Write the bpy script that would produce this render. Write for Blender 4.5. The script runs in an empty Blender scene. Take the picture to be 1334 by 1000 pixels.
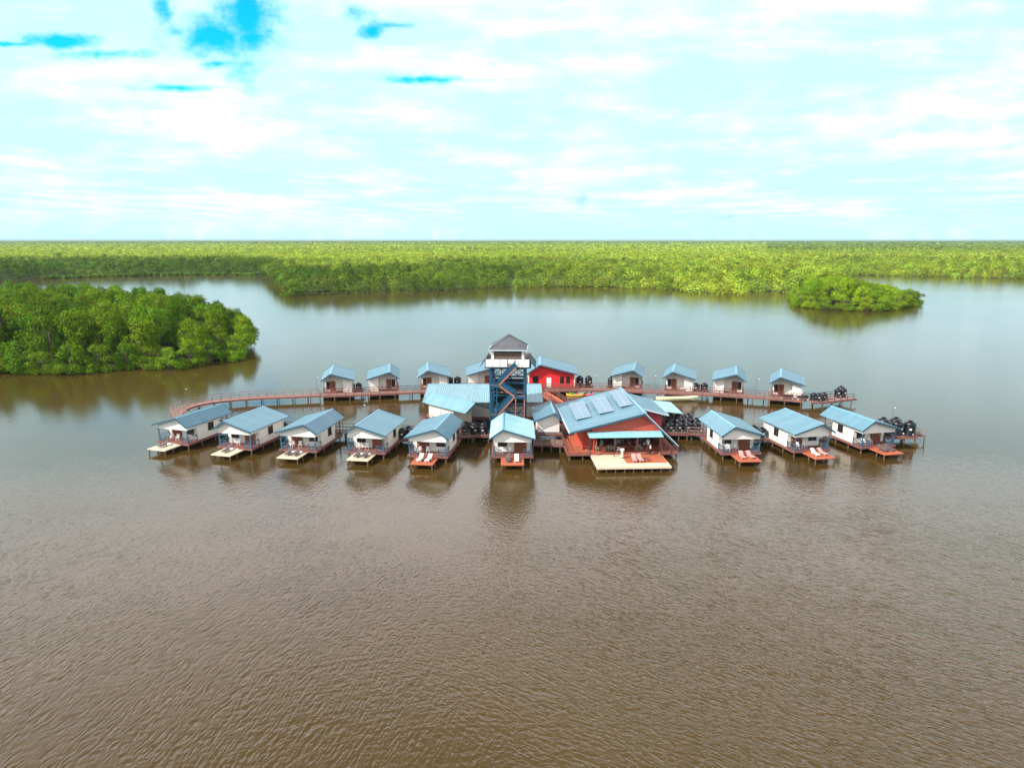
import bpy, math, random
import numpy as np
from mathutils import Vector, Matrix

random.seed(7)
SC = bpy.context.scene
COL = SC.collection
R = math.radians

HAZE = 5.5e-5
# ------------------------------------------------------------------ camera
FPX, CAM_H = 918.0, 32.0
PITCH = math.atan(188 / FPX)
cam_d = bpy.data.cameras.new('camera')
cam_d.sensor_fit = 'HORIZONTAL'
cam_d.sensor_width = 36.0
cam_d.lens = 36.0 * FPX / 1334.0
cam_d.clip_start = 0.5
cam_d.clip_end = 60000
cam = bpy.data.objects.new('camera', cam_d)
COL.objects.link(cam)
cam.location = (0, 0, CAM_H)
cam.rotation_euler = (math.pi / 2 - PITCH, 0, 0)
SC.camera = cam
_c, _s = math.cos(PITCH), math.sin(PITCH)


def at(px, py, z=0.0):
    """point of the photo -> place in the world at height z"""
    u, v = (px - 667) / FPX, (500 - py) / FPX
    d = (u, _c + v * _s, -_s + v * _c)
    t = (z - CAM_H) / d[2]
    return (d[0] * t, d[1] * t, z)


def to_px(x, y, z):
    dz = z - CAM_H
    f = y * _c - dz * _s
    return 667 + FPX * x / f, 500 - FPX * (y * _s + dz * _c) / f


# ------------------------------------------------------------------ materials
MATS = {}


class NT:
    def __init__(self, tree):
        self.t = tree
        self.n = tree.nodes
        self.l = tree.links

    def node(self, kind, **kw):
        n = self.n.new(kind)
        for k, v in kw.items():
            setattr(n, k, v)
        return n

    def put(self, sock, v):
        if isinstance(v, bpy.types.NodeSocket):
            self.l.new(v, sock)
        elif v is not None:
            if isinstance(v, (tuple, list)) and len(v) == 3 and len(sock.default_value) == 4:
                v = (*v, 1.0)
            sock.default_value = v

    def math(self, op, a, b=None, c=None, clamp=False):
        n = self.node('ShaderNodeMath', operation=op, use_clamp=clamp)
        for i, v in enumerate((a, b, c)):
            if v is not None:
                self.put(n.inputs[i], v)
        return n.outputs[0]

    def vmath(self, op, a, b=None):
        n = self.node('ShaderNodeVectorMath', operation=op)
        self.put(n.inputs[0], a)
        if b is not None:
            self.put(n.inputs[1], b)
        return n.outputs[1] if op in ('LENGTH', 'DISTANCE', 'DOT_PRODUCT') else n.outputs[0]

    def mix(self, f, a, b, blend='MIX'):
        n = self.node('ShaderNodeMix', data_type='RGBA', blend_type=blend)
        self.put(n.inputs[0], f)
        self.put(n.inputs[6], a)
        self.put(n.inputs[7], b)
        return n.outputs[2]

    def noise(self, vec, scale, detail=3.0, rough=0.55, out=0, dist=0.0):
        n = self.node('ShaderNodeTexNoise')
        self.put(n.inputs['Vector'], vec)
        n.inputs['Scale'].default_value = scale
        n.inputs['Detail'].default_value = detail
        n.inputs['Roughness'].default_value = rough
        n.inputs['Distortion'].default_value = dist
        return n.outputs[out]

    def ramp(self, f, a, b):
        n = self.node('ShaderNodeMapRange', interpolation_type='SMOOTHSTEP')
        self.put(n.inputs[0], f)
        self.put(n.inputs[1], a)
        self.put(n.inputs[2], b)
        return n.outputs[0]

    def mapping(self, vec, rot=(0, 0, 0), scale=(1, 1, 1), loc=(0, 0, 0)):
        n = self.node('ShaderNodeMapping')
        self.put(n.inputs[0], vec)
        n.inputs[1].default_value = loc
        n.inputs[2].default_value = rot
        n.inputs[3].default_value = scale
        return n.outputs[0]


def new_mat(name):
    m = bpy.data.materials.new(name)
    m.use_nodes = True
    nt = NT(m.node_tree)
    p = m.node_tree.nodes['Principled BSDF']
    MATS[name] = m
    return m, nt, p


def simple(name, col, rough=0.7, wear=0.25, wear_col=None, scale=1.2, spec=0.5, metallic=0.0, board=None, bump=0.0, use_obj_color=False):
    """painted or wooden surface with blotchy wear; board = (axis, period, depth) for board or lap joints"""
    m, nt, p = new_mat(name)
    tc = nt.node('ShaderNodeTexCoord')
    geo = nt.node('ShaderNodeNewGeometry')
    n = nt.noise(geo.outputs['Position'], scale, 5)
    n2 = nt.noise(geo.outputs['Position'], scale * 9, 3)
    dark = wear_col or tuple(c * 0.6 for c in col)
    c = nt.mix(nt.math('MULTIPLY', nt.ramp(n, 0.42, 0.75), wear), (*col, 1), (*dark, 1))
    c = nt.mix(nt.math('MULTIPLY', nt.ramp(n2, 0.5, 0.8), wear * 0.6), c, (*dark, 1))
    if use_obj_color:
        oi = nt.node('ShaderNodeObjectInfo')
        c = nt.mix(1.0, c, oi.outputs['Color'], 'MULTIPLY')
    p.inputs['Roughness'].default_value = rough
    p.inputs['Specular IOR Level'].default_value = spec
    p.inputs['Metallic'].default_value = metallic
    if board:
        ax, per, dep = board
        sx = nt.node('ShaderNodeSeparateXYZ')
        nt.put(sx.inputs[0], tc.outputs['Object'])
        f = nt.math('FRACT', nt.math('DIVIDE', sx.outputs[ax], per))
        groove = nt.math('LESS_THAN', f, 0.12)
        ident = nt.math('FLOOR', nt.math('DIVIDE', sx.outputs[ax], per))
        wn = nt.node('ShaderNodeTexWhiteNoise', noise_dimensions='1D')
        nt.put(wn.inputs['W'], ident)
        c = nt.mix(nt.math('MULTIPLY', wn.outputs[0], dep), c, (*dark, 1))
        c = nt.mix(nt.math('MULTIPLY', groove, min(1.0, dep * 1.6)), c, tuple(q * 0.35 for q in col))
    if name.startswith(('wall_', 'panel_', 'red_')):
        run = nt.noise(nt.mapping(geo.outputs['Position'], scale=(2.6, 2.6, .35)), 1.0, 5, .6)
        c = nt.mix(nt.math('MULTIPLY', nt.ramp(run, 0.57, 0.78), 0.22), c, tuple(q * 0.5 for q in col))
    nt.put(p.inputs['Base Color'], c)
    if bump:
        b = nt.node('ShaderNodeBump')
        b.inputs['Strength'].default_value = bump
        b.inputs['Distance'].default_value = 0.02
        nt.put(b.inputs['Height'], n2)
        nt.put(p.inputs['Normal'], b.outputs[0])
    return m


def roof_mat(name, col, axis=1, rough=0.38):
    """ribbed painted sheet metal: ribs run down the slope, sheets differ a little in tone"""
    m, nt, p = new_mat(name)
    tc = nt.node('ShaderNodeTexCoord')
    geo = nt.node('ShaderNodeNewGeometry')
    oi = nt.node('ShaderNodeObjectInfo')
    sx = nt.node('ShaderNodeSeparateXYZ')
    nt.put(sx.inputs[0], tc.outputs['Object'])
    v = sx.outputs[axis]
    sheet = nt.math('FLOOR', nt.math('DIVIDE', v, 0.9))
    wn = nt.node('ShaderNodeTexWhiteNoise', noise_dimensions='2D')
    cmb = nt.node('ShaderNodeCombineXYZ')
    nt.put(cmb.inputs[0], sheet)
    nt.put(cmb.inputs[1], oi.outputs['Random'])
    nt.put(wn.inputs['Vector'], cmb.outputs[0])
    n = nt.noise(geo.outputs['Position'], 0.5, 6, 0.6)
    st = nt.noise(nt.mapping(tc.outputs['Object'], scale=(0.25, 2.2, 0.25) if axis == 1 else (2.2, .25, .25)), 1.0, 4)
    c = nt.mix(nt.math('MULTIPLY', wn.outputs[0], 0.42), (*col, 1), tuple(q * 0.72 for q in col))
    c = nt.mix(nt.math('MULTIPLY', nt.ramp(n, 0.45, 0.8), 0.35), c, tuple(min(1, q * 1.25 + 0.03) for q in col))
    c = nt.mix(nt.math('MULTIPLY', nt.ramp(st, 0.45, 0.75), 0.45), c, tuple(q * 0.62 for q in col))
    c = nt.mix(1.0, c, oi.outputs['Color'], 'MULTIPLY')
    rust = nt.noise(nt.vmath('ADD', nt.mapping(tc.outputs['Object'], scale=(.5, 3.0, .5)), nt.vmath('MULTIPLY', geo.outputs['Position'], (.02, .02, 0))), 1.0, 6, .65)
    c = nt.mix(nt.math('MULTIPLY', nt.ramp(rust, 0.56, 0.70), 0.38), c, (.16, .11, .08))
    nt.put(p.inputs['Base Color'], c)
    p.inputs['Roughness'].default_value = rough
    rib = nt.math('PINGPONG', v, 0.2)
    b = nt.node('ShaderNodeBump')
    b.inputs['Strength'].default_value = 0.6
    b.inputs['Distance'].default_value = 0.2
    nt.put(b.inputs['Height'], nt.ramp(rib, 0.1, 0.18))
    nt.put(p.inputs['Normal'], b.outputs[0])
    return m


roof_mat('roof_sheet', (0.108, 0.250, 0.335))
simple('ridge_metal', (0.16, 0.38, 0.52), 0.4, 0.2)
simple('fascia_blue', (0.035, 0.10, 0.15), 0.5, 0.3)
simple('fascia_pale', (0.50, 0.60, 0.66), 0.5, 0.2)
simple('awning_sheet', (0.28, 0.58, 0.62), 0.45, 0.35, (0.2, 0.42, 0.48), 0.8)
simple('wall_white', (0.80, 0.77, 0.70), 0.75, 0.22, (0.60, 0.55, 0.46), 0.7, board=(2, 0.3, 0.16))
simple('panel_white', (0.82, 0.80, 0.75), 0.7, 0.15, (0.62, 0.58, 0.5), 0.7)
simple('wall_cream', (0.78, 0.72, 0.56), 0.75, 0.2, (0.6, 0.52, 0.38), 0.7, board=(2, 0.3, 0.14))
simple('red_paint', (0.82, 0.014, 0.022), 0.65, 0.3, (0.42, 0.03, 0.03), 0.6, board=(2, 0.3, 0.2))
simple('orange_red_wall', (0.52, 0.075, 0.04), 0.65, 0.3, (0.4, 0.08, 0.05), 0.6, board=(2, 0.3, 0.2))
simple('rose_red_wall', (0.62, 0.06, 0.07), 0.65, 0.3, (0.45, 0.05, 0.05), 0.6, board=(2, 0.3, 0.2))
simple('deck_red', (0.25, 0.085, 0.065), 0.75, 0.5, (0.17, 0.07, 0.06), 1.0, board=(0, 0.22, 0.3))
simple('deck_orange', (0.50, 0.13, 0.06), 0.7, 0.4, (0.36, 0.11, 0.06), 1.0, board=(0, 0.22, 0.25))
simple('deck_edge', (0.22, 0.085, 0.07), 0.75, 0.5)
simple('walk_planks', (0.29, 0.155, 0.13), 0.8, 0.6, (0.22, 0.12, 0.1), 0.8)
simple('solar_frame', (0.34, 0.44, 0.52), 0.45, 0.2)
simple('walk_grey', (0.24, 0.15, 0.12), 0.8, 0.6, (0.14, 0.09, 0.08), 0.8)
simple('pale_planks', (0.74, 0.60, 0.44), 0.75, 0.35, (0.55, 0.44, 0.30), 1.0, board=(0, 0.24, 0.22))
simple('pile_wood', (0.16, 0.095, 0.06), 0.85, 0.6, (0.07, 0.05, 0.035), 1.5, bump=0.3)
simple('rail_red', (0.20, 0.085, 0.07), 0.7, 0.4)
simple('rail_blue', (0.04, 0.115, 0.19), 0.6, 0.3)
simple('rail_dark', (0.10, 0.075, 0.07), 0.7, 0.4)
simple('rail_weathered', (0.30, 0.20, 0.17), 0.8, 0.5)
simple('teal_steel', (0.004, 0.070, 0.135), 0.45, 0.3, (0.02, 0.07, 0.12))
simple('trim_teal', (0.006, 0.022, 0.038), 0.6, 0.3)
simple('tread_orange', (0.36, 0.135, 0.085), 0.7, 0.4)
simple('door_wood', (0.23, 0.065, 0.03), 0.55, 0.45, (0.11, 0.03, 0.018), 1.6, board=(2, 0.55, 0.25))
simple('trim_dark', (0.05, 0.035, 0.03), 0.6, 0.3)
simple('trim_wood', (0.28, 0.13, 0.07), 0.65, 0.4)
simple('slate_grey', (0.13, 0.135, 0.15), 0.7, 0.7, (0.07, 0.075, 0.085), 1.8, board=(2, 0.14, 0.5))
simple('louver_brown', (0.26, 0.18, 0.14), 0.7, 0.4, board=(2, 0.16, 0.6))
simple('black_plastic', (0.006, 0.008, 0.013), 0.32, 0.3, (0.02, 0.02, 0.025), 2.0)
simple('white_plastic', (0.78, 0.77, 0.74), 0.45, 0.15)
simple('grey_fabric', (0.10, 0.09, 0.10), 0.8, 0.3)
simple('pink_fabric', (0.55, 0.32, 0.30), 0.8, 0.2)
simple('table_grey', (0.36, 0.34, 0.33), 0.6, 0.3)
simple('boat_cream', (0.74, 0.68, 0.44), 0.4, 0.25, (0.55, 0.48, 0.3))
simple('boat_inside', (0.42, 0.36, 0.26), 0.6, 0.3)
simple('pole_metal', (0.16, 0.14, 0.14), 0.5, 0.3)
simple('lamp_white', (0.8, 0.8, 0.76), 0.3, 0.1)
simple('kayak_pink', (0.75, 0.05, 0.14), 0.35, 0.15)
simple('kayak_yellow', (0.75, 0.50, 0.05), 0.35, 0.15)
simple('kayak_green', (0.12, 0.30, 0.06), 0.35, 0.15)
simple('skin', (0.13, 0.065, 0.04), 0.55, 0.15)
simple('hair', (0.01, 0.008, 0.007), 0.7, 0.1)
simple('cloth_white', (0.80, 0.79, 0.77), 0.85, 0.1)
simple('cloth_rose', (0.66, 0.46, 0.42), 0.85, 0.1)
simple('cloth_black', (0.02, 0.02, 0.025), 0.85, 0.2)
simple('bark', (0.13, 0.105, 0.08), 0.9, 0.6, (0.06, 0.05, 0.04), 2.0, bump=0.4)
simple('mud', (0.05, 0.042, 0.024), 0.9, 0.5, (0.03, 0.035, 0.015), 0.4)


def glass_mat():
    m, nt, p = new_mat('dark_glass')
    p.inputs['Base Color'].default_value = (0.018, 0.017, 0.018, 1)
    p.inputs['Roughness'].default_value = 0.12
    m, nt, p = new_mat('solar_glass')
    tc = nt.node('ShaderNodeTexCoord')
    sx = nt.node('ShaderNodeSeparateXYZ')
    nt.put(sx.inputs[0], tc.outputs['Object'])
    gx = nt.math('LESS_THAN', nt.math('FRACT', nt.math('DIVIDE', sx.outputs[0], 0.17)), 0.14)
    gy = nt.math('LESS_THAN', nt.math('FRACT', nt.math('DIVIDE', sx.outputs[1], 0.17)), 0.14)
    c = nt.mix(nt.math('MAXIMUM', gx, gy), (0.10, 0.20, 0.29), (0.26, 0.38, 0.46))
    nt.put(p.inputs['Base Color'], c)
    p.inputs['Roughness'].default_value = 0.35
    p.inputs['Specular IOR Level'].default_value = 0.5


glass_mat()


def leaf_mat(name, c0, c1, use_attr=False):
    m, nt, p = new_mat(name)
    geo = nt.node('ShaderNodeNewGeometry')
    oi = nt.node('ShaderNodeObjectInfo')
    rnd = geo.outputs['Random Per Island']
    if use_attr:
        a = nt.node('ShaderNodeAttribute', attribute_name='tint')
        base = a.outputs['Color']
    else:
        base = nt.mix(oi.outputs['Random'], (*c0, 1), (*c1, 1))
        base = nt.mix(1.0, base, oi.outputs['Color'], 'MULTIPLY')
    hsv = nt.node('ShaderNodeHueSaturation')
    nt.put(hsv.inputs['Hue'], nt.math('MULTIPLY_ADD', rnd, 0.05, 0.475))
    nt.put(hsv.inputs['Value'], nt.math('MULTIPLY_ADD', rnd, 0.55, 0.72))
    nt.put(hsv.inputs['Color'], base)
    nt.put(p.inputs['Base Color'], hsv.outputs[0])
    p.inputs['Roughness'].default_value = 0.7
    p.inputs['Specular IOR Level'].default_value = 0.08
    tr = nt.node('ShaderNodeBsdfTranslucent')
    nt.put(tr.inputs[0], hsv.outputs[0])
    mx = nt.node('ShaderNodeMixShader')
    mx.inputs[0].default_value = 0.16
    nt.l.new(p.outputs[0], mx.inputs[1])
    nt.l.new(tr.outputs[0], mx.inputs[2])
    nt.l.new(mx.outputs[0], m.node_tree.nodes['Material Output'].inputs[0])
    return m


leaf_mat('mangrove_leaf', (0.095, 0.190, 0.006), (0.180, 0.290, 0.010))
leaf_mat('forest_leaf', (0.05, 0.12, 0.01), (0.09, 0.17, 0.012), True)


def water_mat():
    m, nt, p = new_mat('river_water')
    geo = nt.node('ShaderNodeNewGeometry')
    P = geo.outputs['Position']
    sx = nt.node('ShaderNodeSeparateXYZ')
    nt.put(sx.inputs[0], P)
    big = nt.noise(P, 0.018, 4)
    c = nt.mix(nt.ramp(big, 0.35, 0.7), (0.058, 0.035, 0.007), (0.071, 0.044, 0.011))
    nt.put(p.inputs['Base Color'], c)
    p.inputs['IOR'].default_value = 1.43
    p.inputs['Roughness'].default_value = 0.09
    # wind ripples: two crest directions, one each side of the resort, and a cross chop
    warp = nt.noise(P, 0.05, 2, out=1)
    Pw = nt.vmath('ADD', P, nt.vmath('MULTIPLY', warp, (4.0, 4.0, 0.0)))

    def crest(angle, length, width, detail=2.5):
        turned = nt.mapping(Pw, rot=(0, 0, R(-angle)))
        return nt.noise(nt.mapping(turned, scale=(1 / length, 1 / width, 1.0)), 1.0, detail, 0.5)
    left = crest(80, 1.6, 0.50, 2)
    right = crest(146, 1.6, 0.48, 2)
    chop = crest(12, 1.2, 0.40, 2)
    fine = nt.noise(P, 4.0, 2)

    def sharp(v):       # peaked crests, flat troughs
        return nt.math('SUBTRACT', 1.0, nt.math('MULTIPLY', nt.math('ABSOLUTE', nt.math('SUBTRACT', v, 0.5)), 2.0))
    left, right = sharp(left), sharp(right)
    side = nt.ramp(nt.math('ADD', sx.outputs[0], nt.math('MULTIPLY', nt.math('SUBTRACT', big, 0.5), 60.0)), -30.0, 22.0)
    h = nt.math('ADD', nt.math('MULTIPLY', left, nt.math('SUBTRACT', 1.0, side)), nt.math('MULTIPLY', right, side))
    h = nt.math('ADD', nt.math('MULTIPLY', h, 0.125), nt.math('MULTIPLY', chop, 0.06))
    h = nt.math('ADD', h, nt.math('MULTIPLY', fine, 0.010))
    # gusts: patches of rougher and calmer water
    gust = nt.ramp(nt.noise(nt.mapping(P, scale=(0.006, 0.014, 1)), 1.0, 4), 0.3, 0.72)
    h = nt.math('MULTIPLY', h, nt.math('MULTIPLY_ADD', gust, 0.6, 0.55))
    # the lagoon behind the resort lies sheltered by the forest
    lee = nt.ramp(nt.math('ADD', sx.outputs[1], nt.math('MULTIPLY', nt.math('SUBTRACT', big, 0.5), 50.0)), 35.0, 108.0)
    h = nt.math('MULTIPLY', h, nt.math('MULTIPLY_ADD', lee, -0.90, 1.0))
    b = nt.node('ShaderNodeBump')
    b.inputs['Strength'].default_value = 1.0
    b.inputs['Distance'].default_value = 1.0
    nt.put(b.inputs['Height'], h)
    nt.put(p.inputs['Normal'], b.outputs[0])


water_mat()


# ------------------------------------------------------------------ mesh builder
class MB:
    def __init__(self):
        self.v, self.f, self.sm = [], [], []

    def add(self, verts, faces, smooth=False):
        o = len(self.v)
        self.v += [tuple(p) for p in verts]
        self.f += [tuple(o + i for i in f) for f in faces]
        self.sm += [smooth] * len(faces)

    def box(self, x0, x1, y0, y1, z0, z1):
        x0, x1 = sorted((x0, x1))
        y0, y1 = sorted((y0, y1))
        self.add([(x0, y0, z0), (x1, y0, z0), (x1, y1, z0), (x0, y1, z0), (x0, y0, z1), (x1, y0, z1), (x1, y1, z1), (x0, y1, z1)],
                 [(0, 3, 2, 1), (4, 5, 6, 7), (0, 1, 5, 4), (1, 2, 6, 5), (2, 3, 7, 6), (3, 0, 4, 7)])
        return self

    def bar(self, p, q, w, h=None, up=(0, 0, 1)):
        """square bar from p to q"""
        h = h or w
        p, q = Vector(p), Vector(q)
        d = (q - p).normalized()
        u = Vector(up)
        if abs(d.dot(u)) > 0.99:
            u = Vector((0, 1, 0))
        s = d.cross(u).normalized() * (w / 2)
        t = s.cross(d).normalized() * (h / 2)
        vs = [p - s - t, p + s - t, p + s + t, p - s + t, q - s - t, q + s - t, q + s + t, q - s + t]
        self.add(vs, [(0, 1, 2, 3), (7, 6, 5, 4), (0, 4, 5, 1), (1, 5, 6, 2), (2, 6, 7, 3), (3, 7, 4, 0)])
        return self

    def tube(self, pts, rad, n=8, caps=True):
        """tapered tube through pts (rad: number or list)"""
        pts = [Vector(p) for p in pts]
        rr = rad if isinstance(rad, (list, tuple)) else [rad] * len(pts)
        o = len(self.v)
        for i, p in enumerate(pts):
            d = (pts[min(i + 1, len(pts) - 1)] - pts[max(i - 1, 0)]).normalized()
            u = Vector((1, 0, 0)) if abs(d.x) < 0.8 else Vector((0, 1, 0))
            a = d.cross(u).normalized()
            b = d.cross(a)
            for k in range(n):
                t = 2 * math.pi * k / n
                self.v.append(tuple(p + (a * math.cos(t) + b * math.sin(t)) * rr[i]))
        for i in range(len(pts) - 1):
            for k in range(n):
                k2 = (k + 1) % n
                self.f.append((o + i * n + k, o + i * n + k2, o + (i + 1) * n + k2, o + (i + 1) * n + k))
                self.sm.append(True)
        if caps:
            self.f.append(tuple(o + k for k in reversed(range(n))))
            self.f.append(tuple(o + (len(pts) - 1) * n + k for k in range(n)))
            self.sm += [False, False]
        return self

    def lathe(self, prof, n=20, c=(0, 0)):
        """profile of (radius, z)"""
        o = len(self.v)
        for r, z in prof:
            for k in range(n):
                t = 2 * math.pi * k / n
                self.v.append((c[0] + r * math.cos(t), c[1] + r * math.sin(t), z))
        for i in range(len(prof) - 1):
            for k in range(n):
                k2 = (k + 1) % n
                self.f.append((o + i * n + k, o + i * n + k2, o + (i + 1) * n + k2, o + (i + 1) * n + k))
                self.sm.append(True)
        self.f.append(tuple(o + k for k in reversed(range(n))))
        self.f.append(tuple(o + (len(prof) - 1) * n + k for k in range(n)))
        self.sm += [False, True]
        return self

    def prism_y(self, prof, y0, y1):
        """profile polygon in x,z swept along y"""
        n = len(prof)
        vs = [(x, y0, z) for x, z in prof] + [(x, y1, z) for x, z in prof]
        fs = [tuple(range(n)), tuple(reversed(range(n, 2 * n)))]
        fs += [(i, n + i, n + (i + 1) % n, (i + 1) % n) for i in range(n)]
        self.add(vs, fs)
        return self

    def slab(self, top, th):
        """sheet whose upper corners are top (counter-clockwise from above), thickness th downward"""
        n = len(top)
        vs = list(top) + [(x, y, z - th) for x, y, z in top]
        self.add(vs, [tuple(range(n)), tuple(reversed(range(n, 2 * n)))] + [(n + i, n + (i + 1) % n, (i + 1) % n, i) for i in range(n)])
        return self

    def mirror_x(self):
        self.v = [(-x, y, z) for x, y, z in self.v]
        self.f = [tuple(reversed(f)) for f in self.f]
        return self

    def build(self, name, mat, parent=None, flip=1):
        if flip < 0:
            self.mirror_x()
        me = bpy.data.meshes.new(name)
        me.from_pydata(self.v, [], self.f)
        me.polygons.foreach_set('use_smooth', self.sm)
        me.validate()
        me.materials.append(MATS[mat])
        if any(self.sm):
            me.set_sharp_from_angle(angle=R(40))
        me.update()
        o = bpy.data.objects.new(name, me)
        COL.objects.link(o)
        if parent:
            o.parent = parent
        return o


def fix_normals(o):
    import bmesh
    bm = bmesh.new()
    bm.from_mesh(o.data)
    bmesh.ops.recalc_face_normals(bm, faces=bm.faces)
    bm.to_mesh(o.data)
    bm.free()
    return o


def tag(o, label=None, cat=None, group=None, kind=None):
    for k, v in (('label', label), ('category', cat), ('group', group), ('kind', kind)):
        if v:
            o[k] = v
    return o


def empty(name, loc=(0, 0, 0), rz=0.0):
    o = bpy.data.objects.new(name, None)
    COL.objects.link(o)
    o.location = loc
    o.rotation_euler = (0, 0, rz)
    o.empty_display_size = 0.3
    return o


def copy_tree(o, parent=None):
    c = o.copy()
    COL.objects.link(c)
    c.parent = parent
    for ch in list(o.children):
        copy_tree(ch, c)
    return c


def tidy(root):
    for o in [root, *root.children_recursive]:
        if o.type == 'MESH':
            fix_normals(o)


# ------------------------------------------------------------------ sun and sky
SUN = Vector((-0.82, -0.50, 0.80)).normalized()
el = math.asin(SUN.z)
az = math.atan2(SUN.x, SUN.y)
sd = bpy.data.lights.new('sun', 'SUN')
sd.energy = 4.9
sd.angle = R(0.6)
sd.color = (1.0, 0.96, 0.89)
so = bpy.data.objects.new('sun', sd)
COL.objects.link(so)
so.rotation_euler = SUN.to_track_quat('Z', 'Y').to_euler()
so.location = (-60, -60, 90)

W = bpy.data.worlds.new('World')
SC.world = W
W.use_nodes = True
w = NT(W.node_tree)
bg = W.node_tree.nodes['Background']
bg.inputs[1].default_value = 0.10
sky = w.node('ShaderNodeTexSky', sky_type='NISHITA')
sky.sun_disc = False
sky.sun_elevation = el
sky.sun_rotation = az
sky.altitude = 30
tc = w.node('ShaderNodeTexCoord')
sx = w.node('ShaderNodeSeparateXYZ')
w.put(sx.inputs[0], tc.outputs['Generated'])
dz = w.math('MAXIMUM', sx.outputs[2], 0.012)
pv = w.node('ShaderNodeCombineXYZ')      # the cloud layer, a flat sheet overhead
w.put(pv.inputs[0], w.math('DIVIDE', sx.outputs[0], dz))
w.put(pv.inputs[1], w.math('DIVIDE', sx.outputs[1], dz))
pl = pv.outputs[0]
ae = w.node('ShaderNodeCombineXYZ')      # azimuth and height
yy = w.math('MAXIMUM', sx.outputs[1], 0.05)
w.put(ae.inputs[0], w.math('DIVIDE', sx.outputs[0], yy))
w.put(ae.inputs[1], w.math('DIVIDE', sx.outputs[2], yy))
ae = ae.outputs[0]
n_soft = w.noise(w.mapping(pl, rot=(0, 0, R(-14)), scale=(0.62, 0.30, 1)), 1.0, 6, 0.58)
n_band = w.noise(w.mapping(ae, rot=(0, 0, R(4)), scale=(2.6, 17.0, 1)), 1.0, 5, 0.55)
n_fine = w.noise(w.mapping(ae, scale=(1.0, 1.25, 1)), 24.0, 7, 0.62)
n_curd = w.noise(w.mapping(ae, scale=(1.0, 1.6, 1)), 11.0, 6, 0.6)
white = w.math('ADD', w.math('MULTIPLY', n_soft, 0.55), w.math('MULTIPLY', n_band, 0.75))
white = w.math('ADD', white, w.math('MULTIPLY', n_curd, 0.42))
f_white = w.ramp(white, 0.74, 1.58)
blue = w.mix(1.0, sky.outputs[0], (0.05, 1.9, 2.3), 'MULTIPLY')
thin = (5.5, 9.0, 9.9, 1)
thick = (26.0, 25.5, 28.0, 1)
cloud = w.mix(f_white, thin, thick)
low = w.ramp(sx.outputs[2], 0.075, 0.0)
cloud = w.mix(w.math('MULTIPLY', low, 0.65), cloud, (5.3, 8.9, 9.9, 1))
# bright band added above the view to brighten the water's reflection, dimmer overhead
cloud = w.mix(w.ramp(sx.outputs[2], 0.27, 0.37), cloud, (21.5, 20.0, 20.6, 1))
cloud = w.mix(w.math('MULTIPLY', w.ramp(sx.outputs[2], 0.42, 0.66), 0.95), cloud, (3.6, 3.5, 3.6, 1))
# small grey cloud bases low over the forest
gb = w.math('MAXIMUM', w.math('SUBTRACT', 1.0, w.vmath('LENGTH', w.vmath('DIVIDE', w.vmath('SUBTRACT', ae, (0.098, 0.054, 0)), (0.035, 0.014, 1)))),
            w.math('SUBTRACT', 1.0, w.vmath('LENGTH', w.vmath('DIVIDE', w.vmath('SUBTRACT', ae, (0.305, 0.031, 0)), (0.06, 0.008, 1)))))
f_g = w.ramp(w.math('ADD', gb, w.math('MULTIPLY', w.math('SUBTRACT', n_fine, 0.5), 2.5)), 0.2, 1.2)
cloud = w.mix(w.math('MULTIPLY', f_g, 0.8), cloud, (4.2, 6.6, 8.4, 1))
# openings in the cloud sheet
gap = None
for gx, gy, rx, ry, gain in ((-0.347, 0.290, 0.048, 0.070, 1.9), (-0.392, 0.261, 0.062, 0.030, 1.7), (-0.345, 0.258, 0.040, 0.026, 1.6), (-0.455, 0.302, 0.015, 0.030, 1.6), (-0.440, 0.268, 0.02, 0.012, 1.2),
                             (-0.595, 0.256, 0.060, 0.010, 1.7), (-0.66, 0.252, 0.05, 0.004, 1.3), (-0.53, 0.240, 0.05, 0.006, 1.0), (-0.452, 0.198, 0.050, 0.005, 1.4), (-0.39, 0.228, 0.03, 0.006, 1.0), (-0.205, 0.290, 0.016, 0.012, 1.1),
                             (-0.185, 0.268, 0.020, 0.010, 1.3), (-0.15, 0.275, 0.03, 0.004, 1.0), (-0.105, 0.208, 0.062, 0.005, 1.1), (0.06, 0.322, 0.05, 0.012, 1.0), (0.64, 0.312, 0.05, 0.004, 1.0)):
    d = w.vmath('LENGTH', w.vmath('DIVIDE', w.vmath('SUBTRACT', ae, (gx, gy, 0)), (rx, ry, 1)))
    v = w.math('MULTIPLY', w.math('SUBTRACT', 1.0, d), gain)
    gap = v if gap is None else w.math('MAXIMUM', gap, v)
gap = w.math('MAXIMUM', gap, -1.5)
gm = w.math('ADD', gap, w.math('MULTIPLY', w.math('ADD', w.math('MULTIPLY', w.math('SUBTRACT', n_fine, 0.5), 0.75), w.math('MULTIPLY', w.math('SUBTRACT', n_curd, 0.5), 0.5)), 5.5))
f_gap = w.ramp(gm, -0.7, 1.5)
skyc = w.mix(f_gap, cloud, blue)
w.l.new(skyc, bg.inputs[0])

SC.view_settings.view_transform = 'Standard'
SC.view_settings.look = 'None'
SC.view_settings.exposure = 0.30
SC.view_settings.gamma = 1.0
SC.view_settings.use_curve_mapping = False
SC.cycles.max_bounces = 8
SC.cycles.transparent_max_bounces = 8
SC.cycles.caustics_reflective = False
SC.cycles.caustics_refractive = False
SC.cycles.sample_clamp_indirect = 6.0

# ------------------------------------------------------------------ water and land
mb = MB()
mb.add([(-30000, -3000, 0), (30000, -3000, 0), (30000, 30000, 0), (-30000, 30000, 0)], [(0, 1, 2, 3)])
tag(mb.build('water', 'river_water'), kind='structure')

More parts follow.
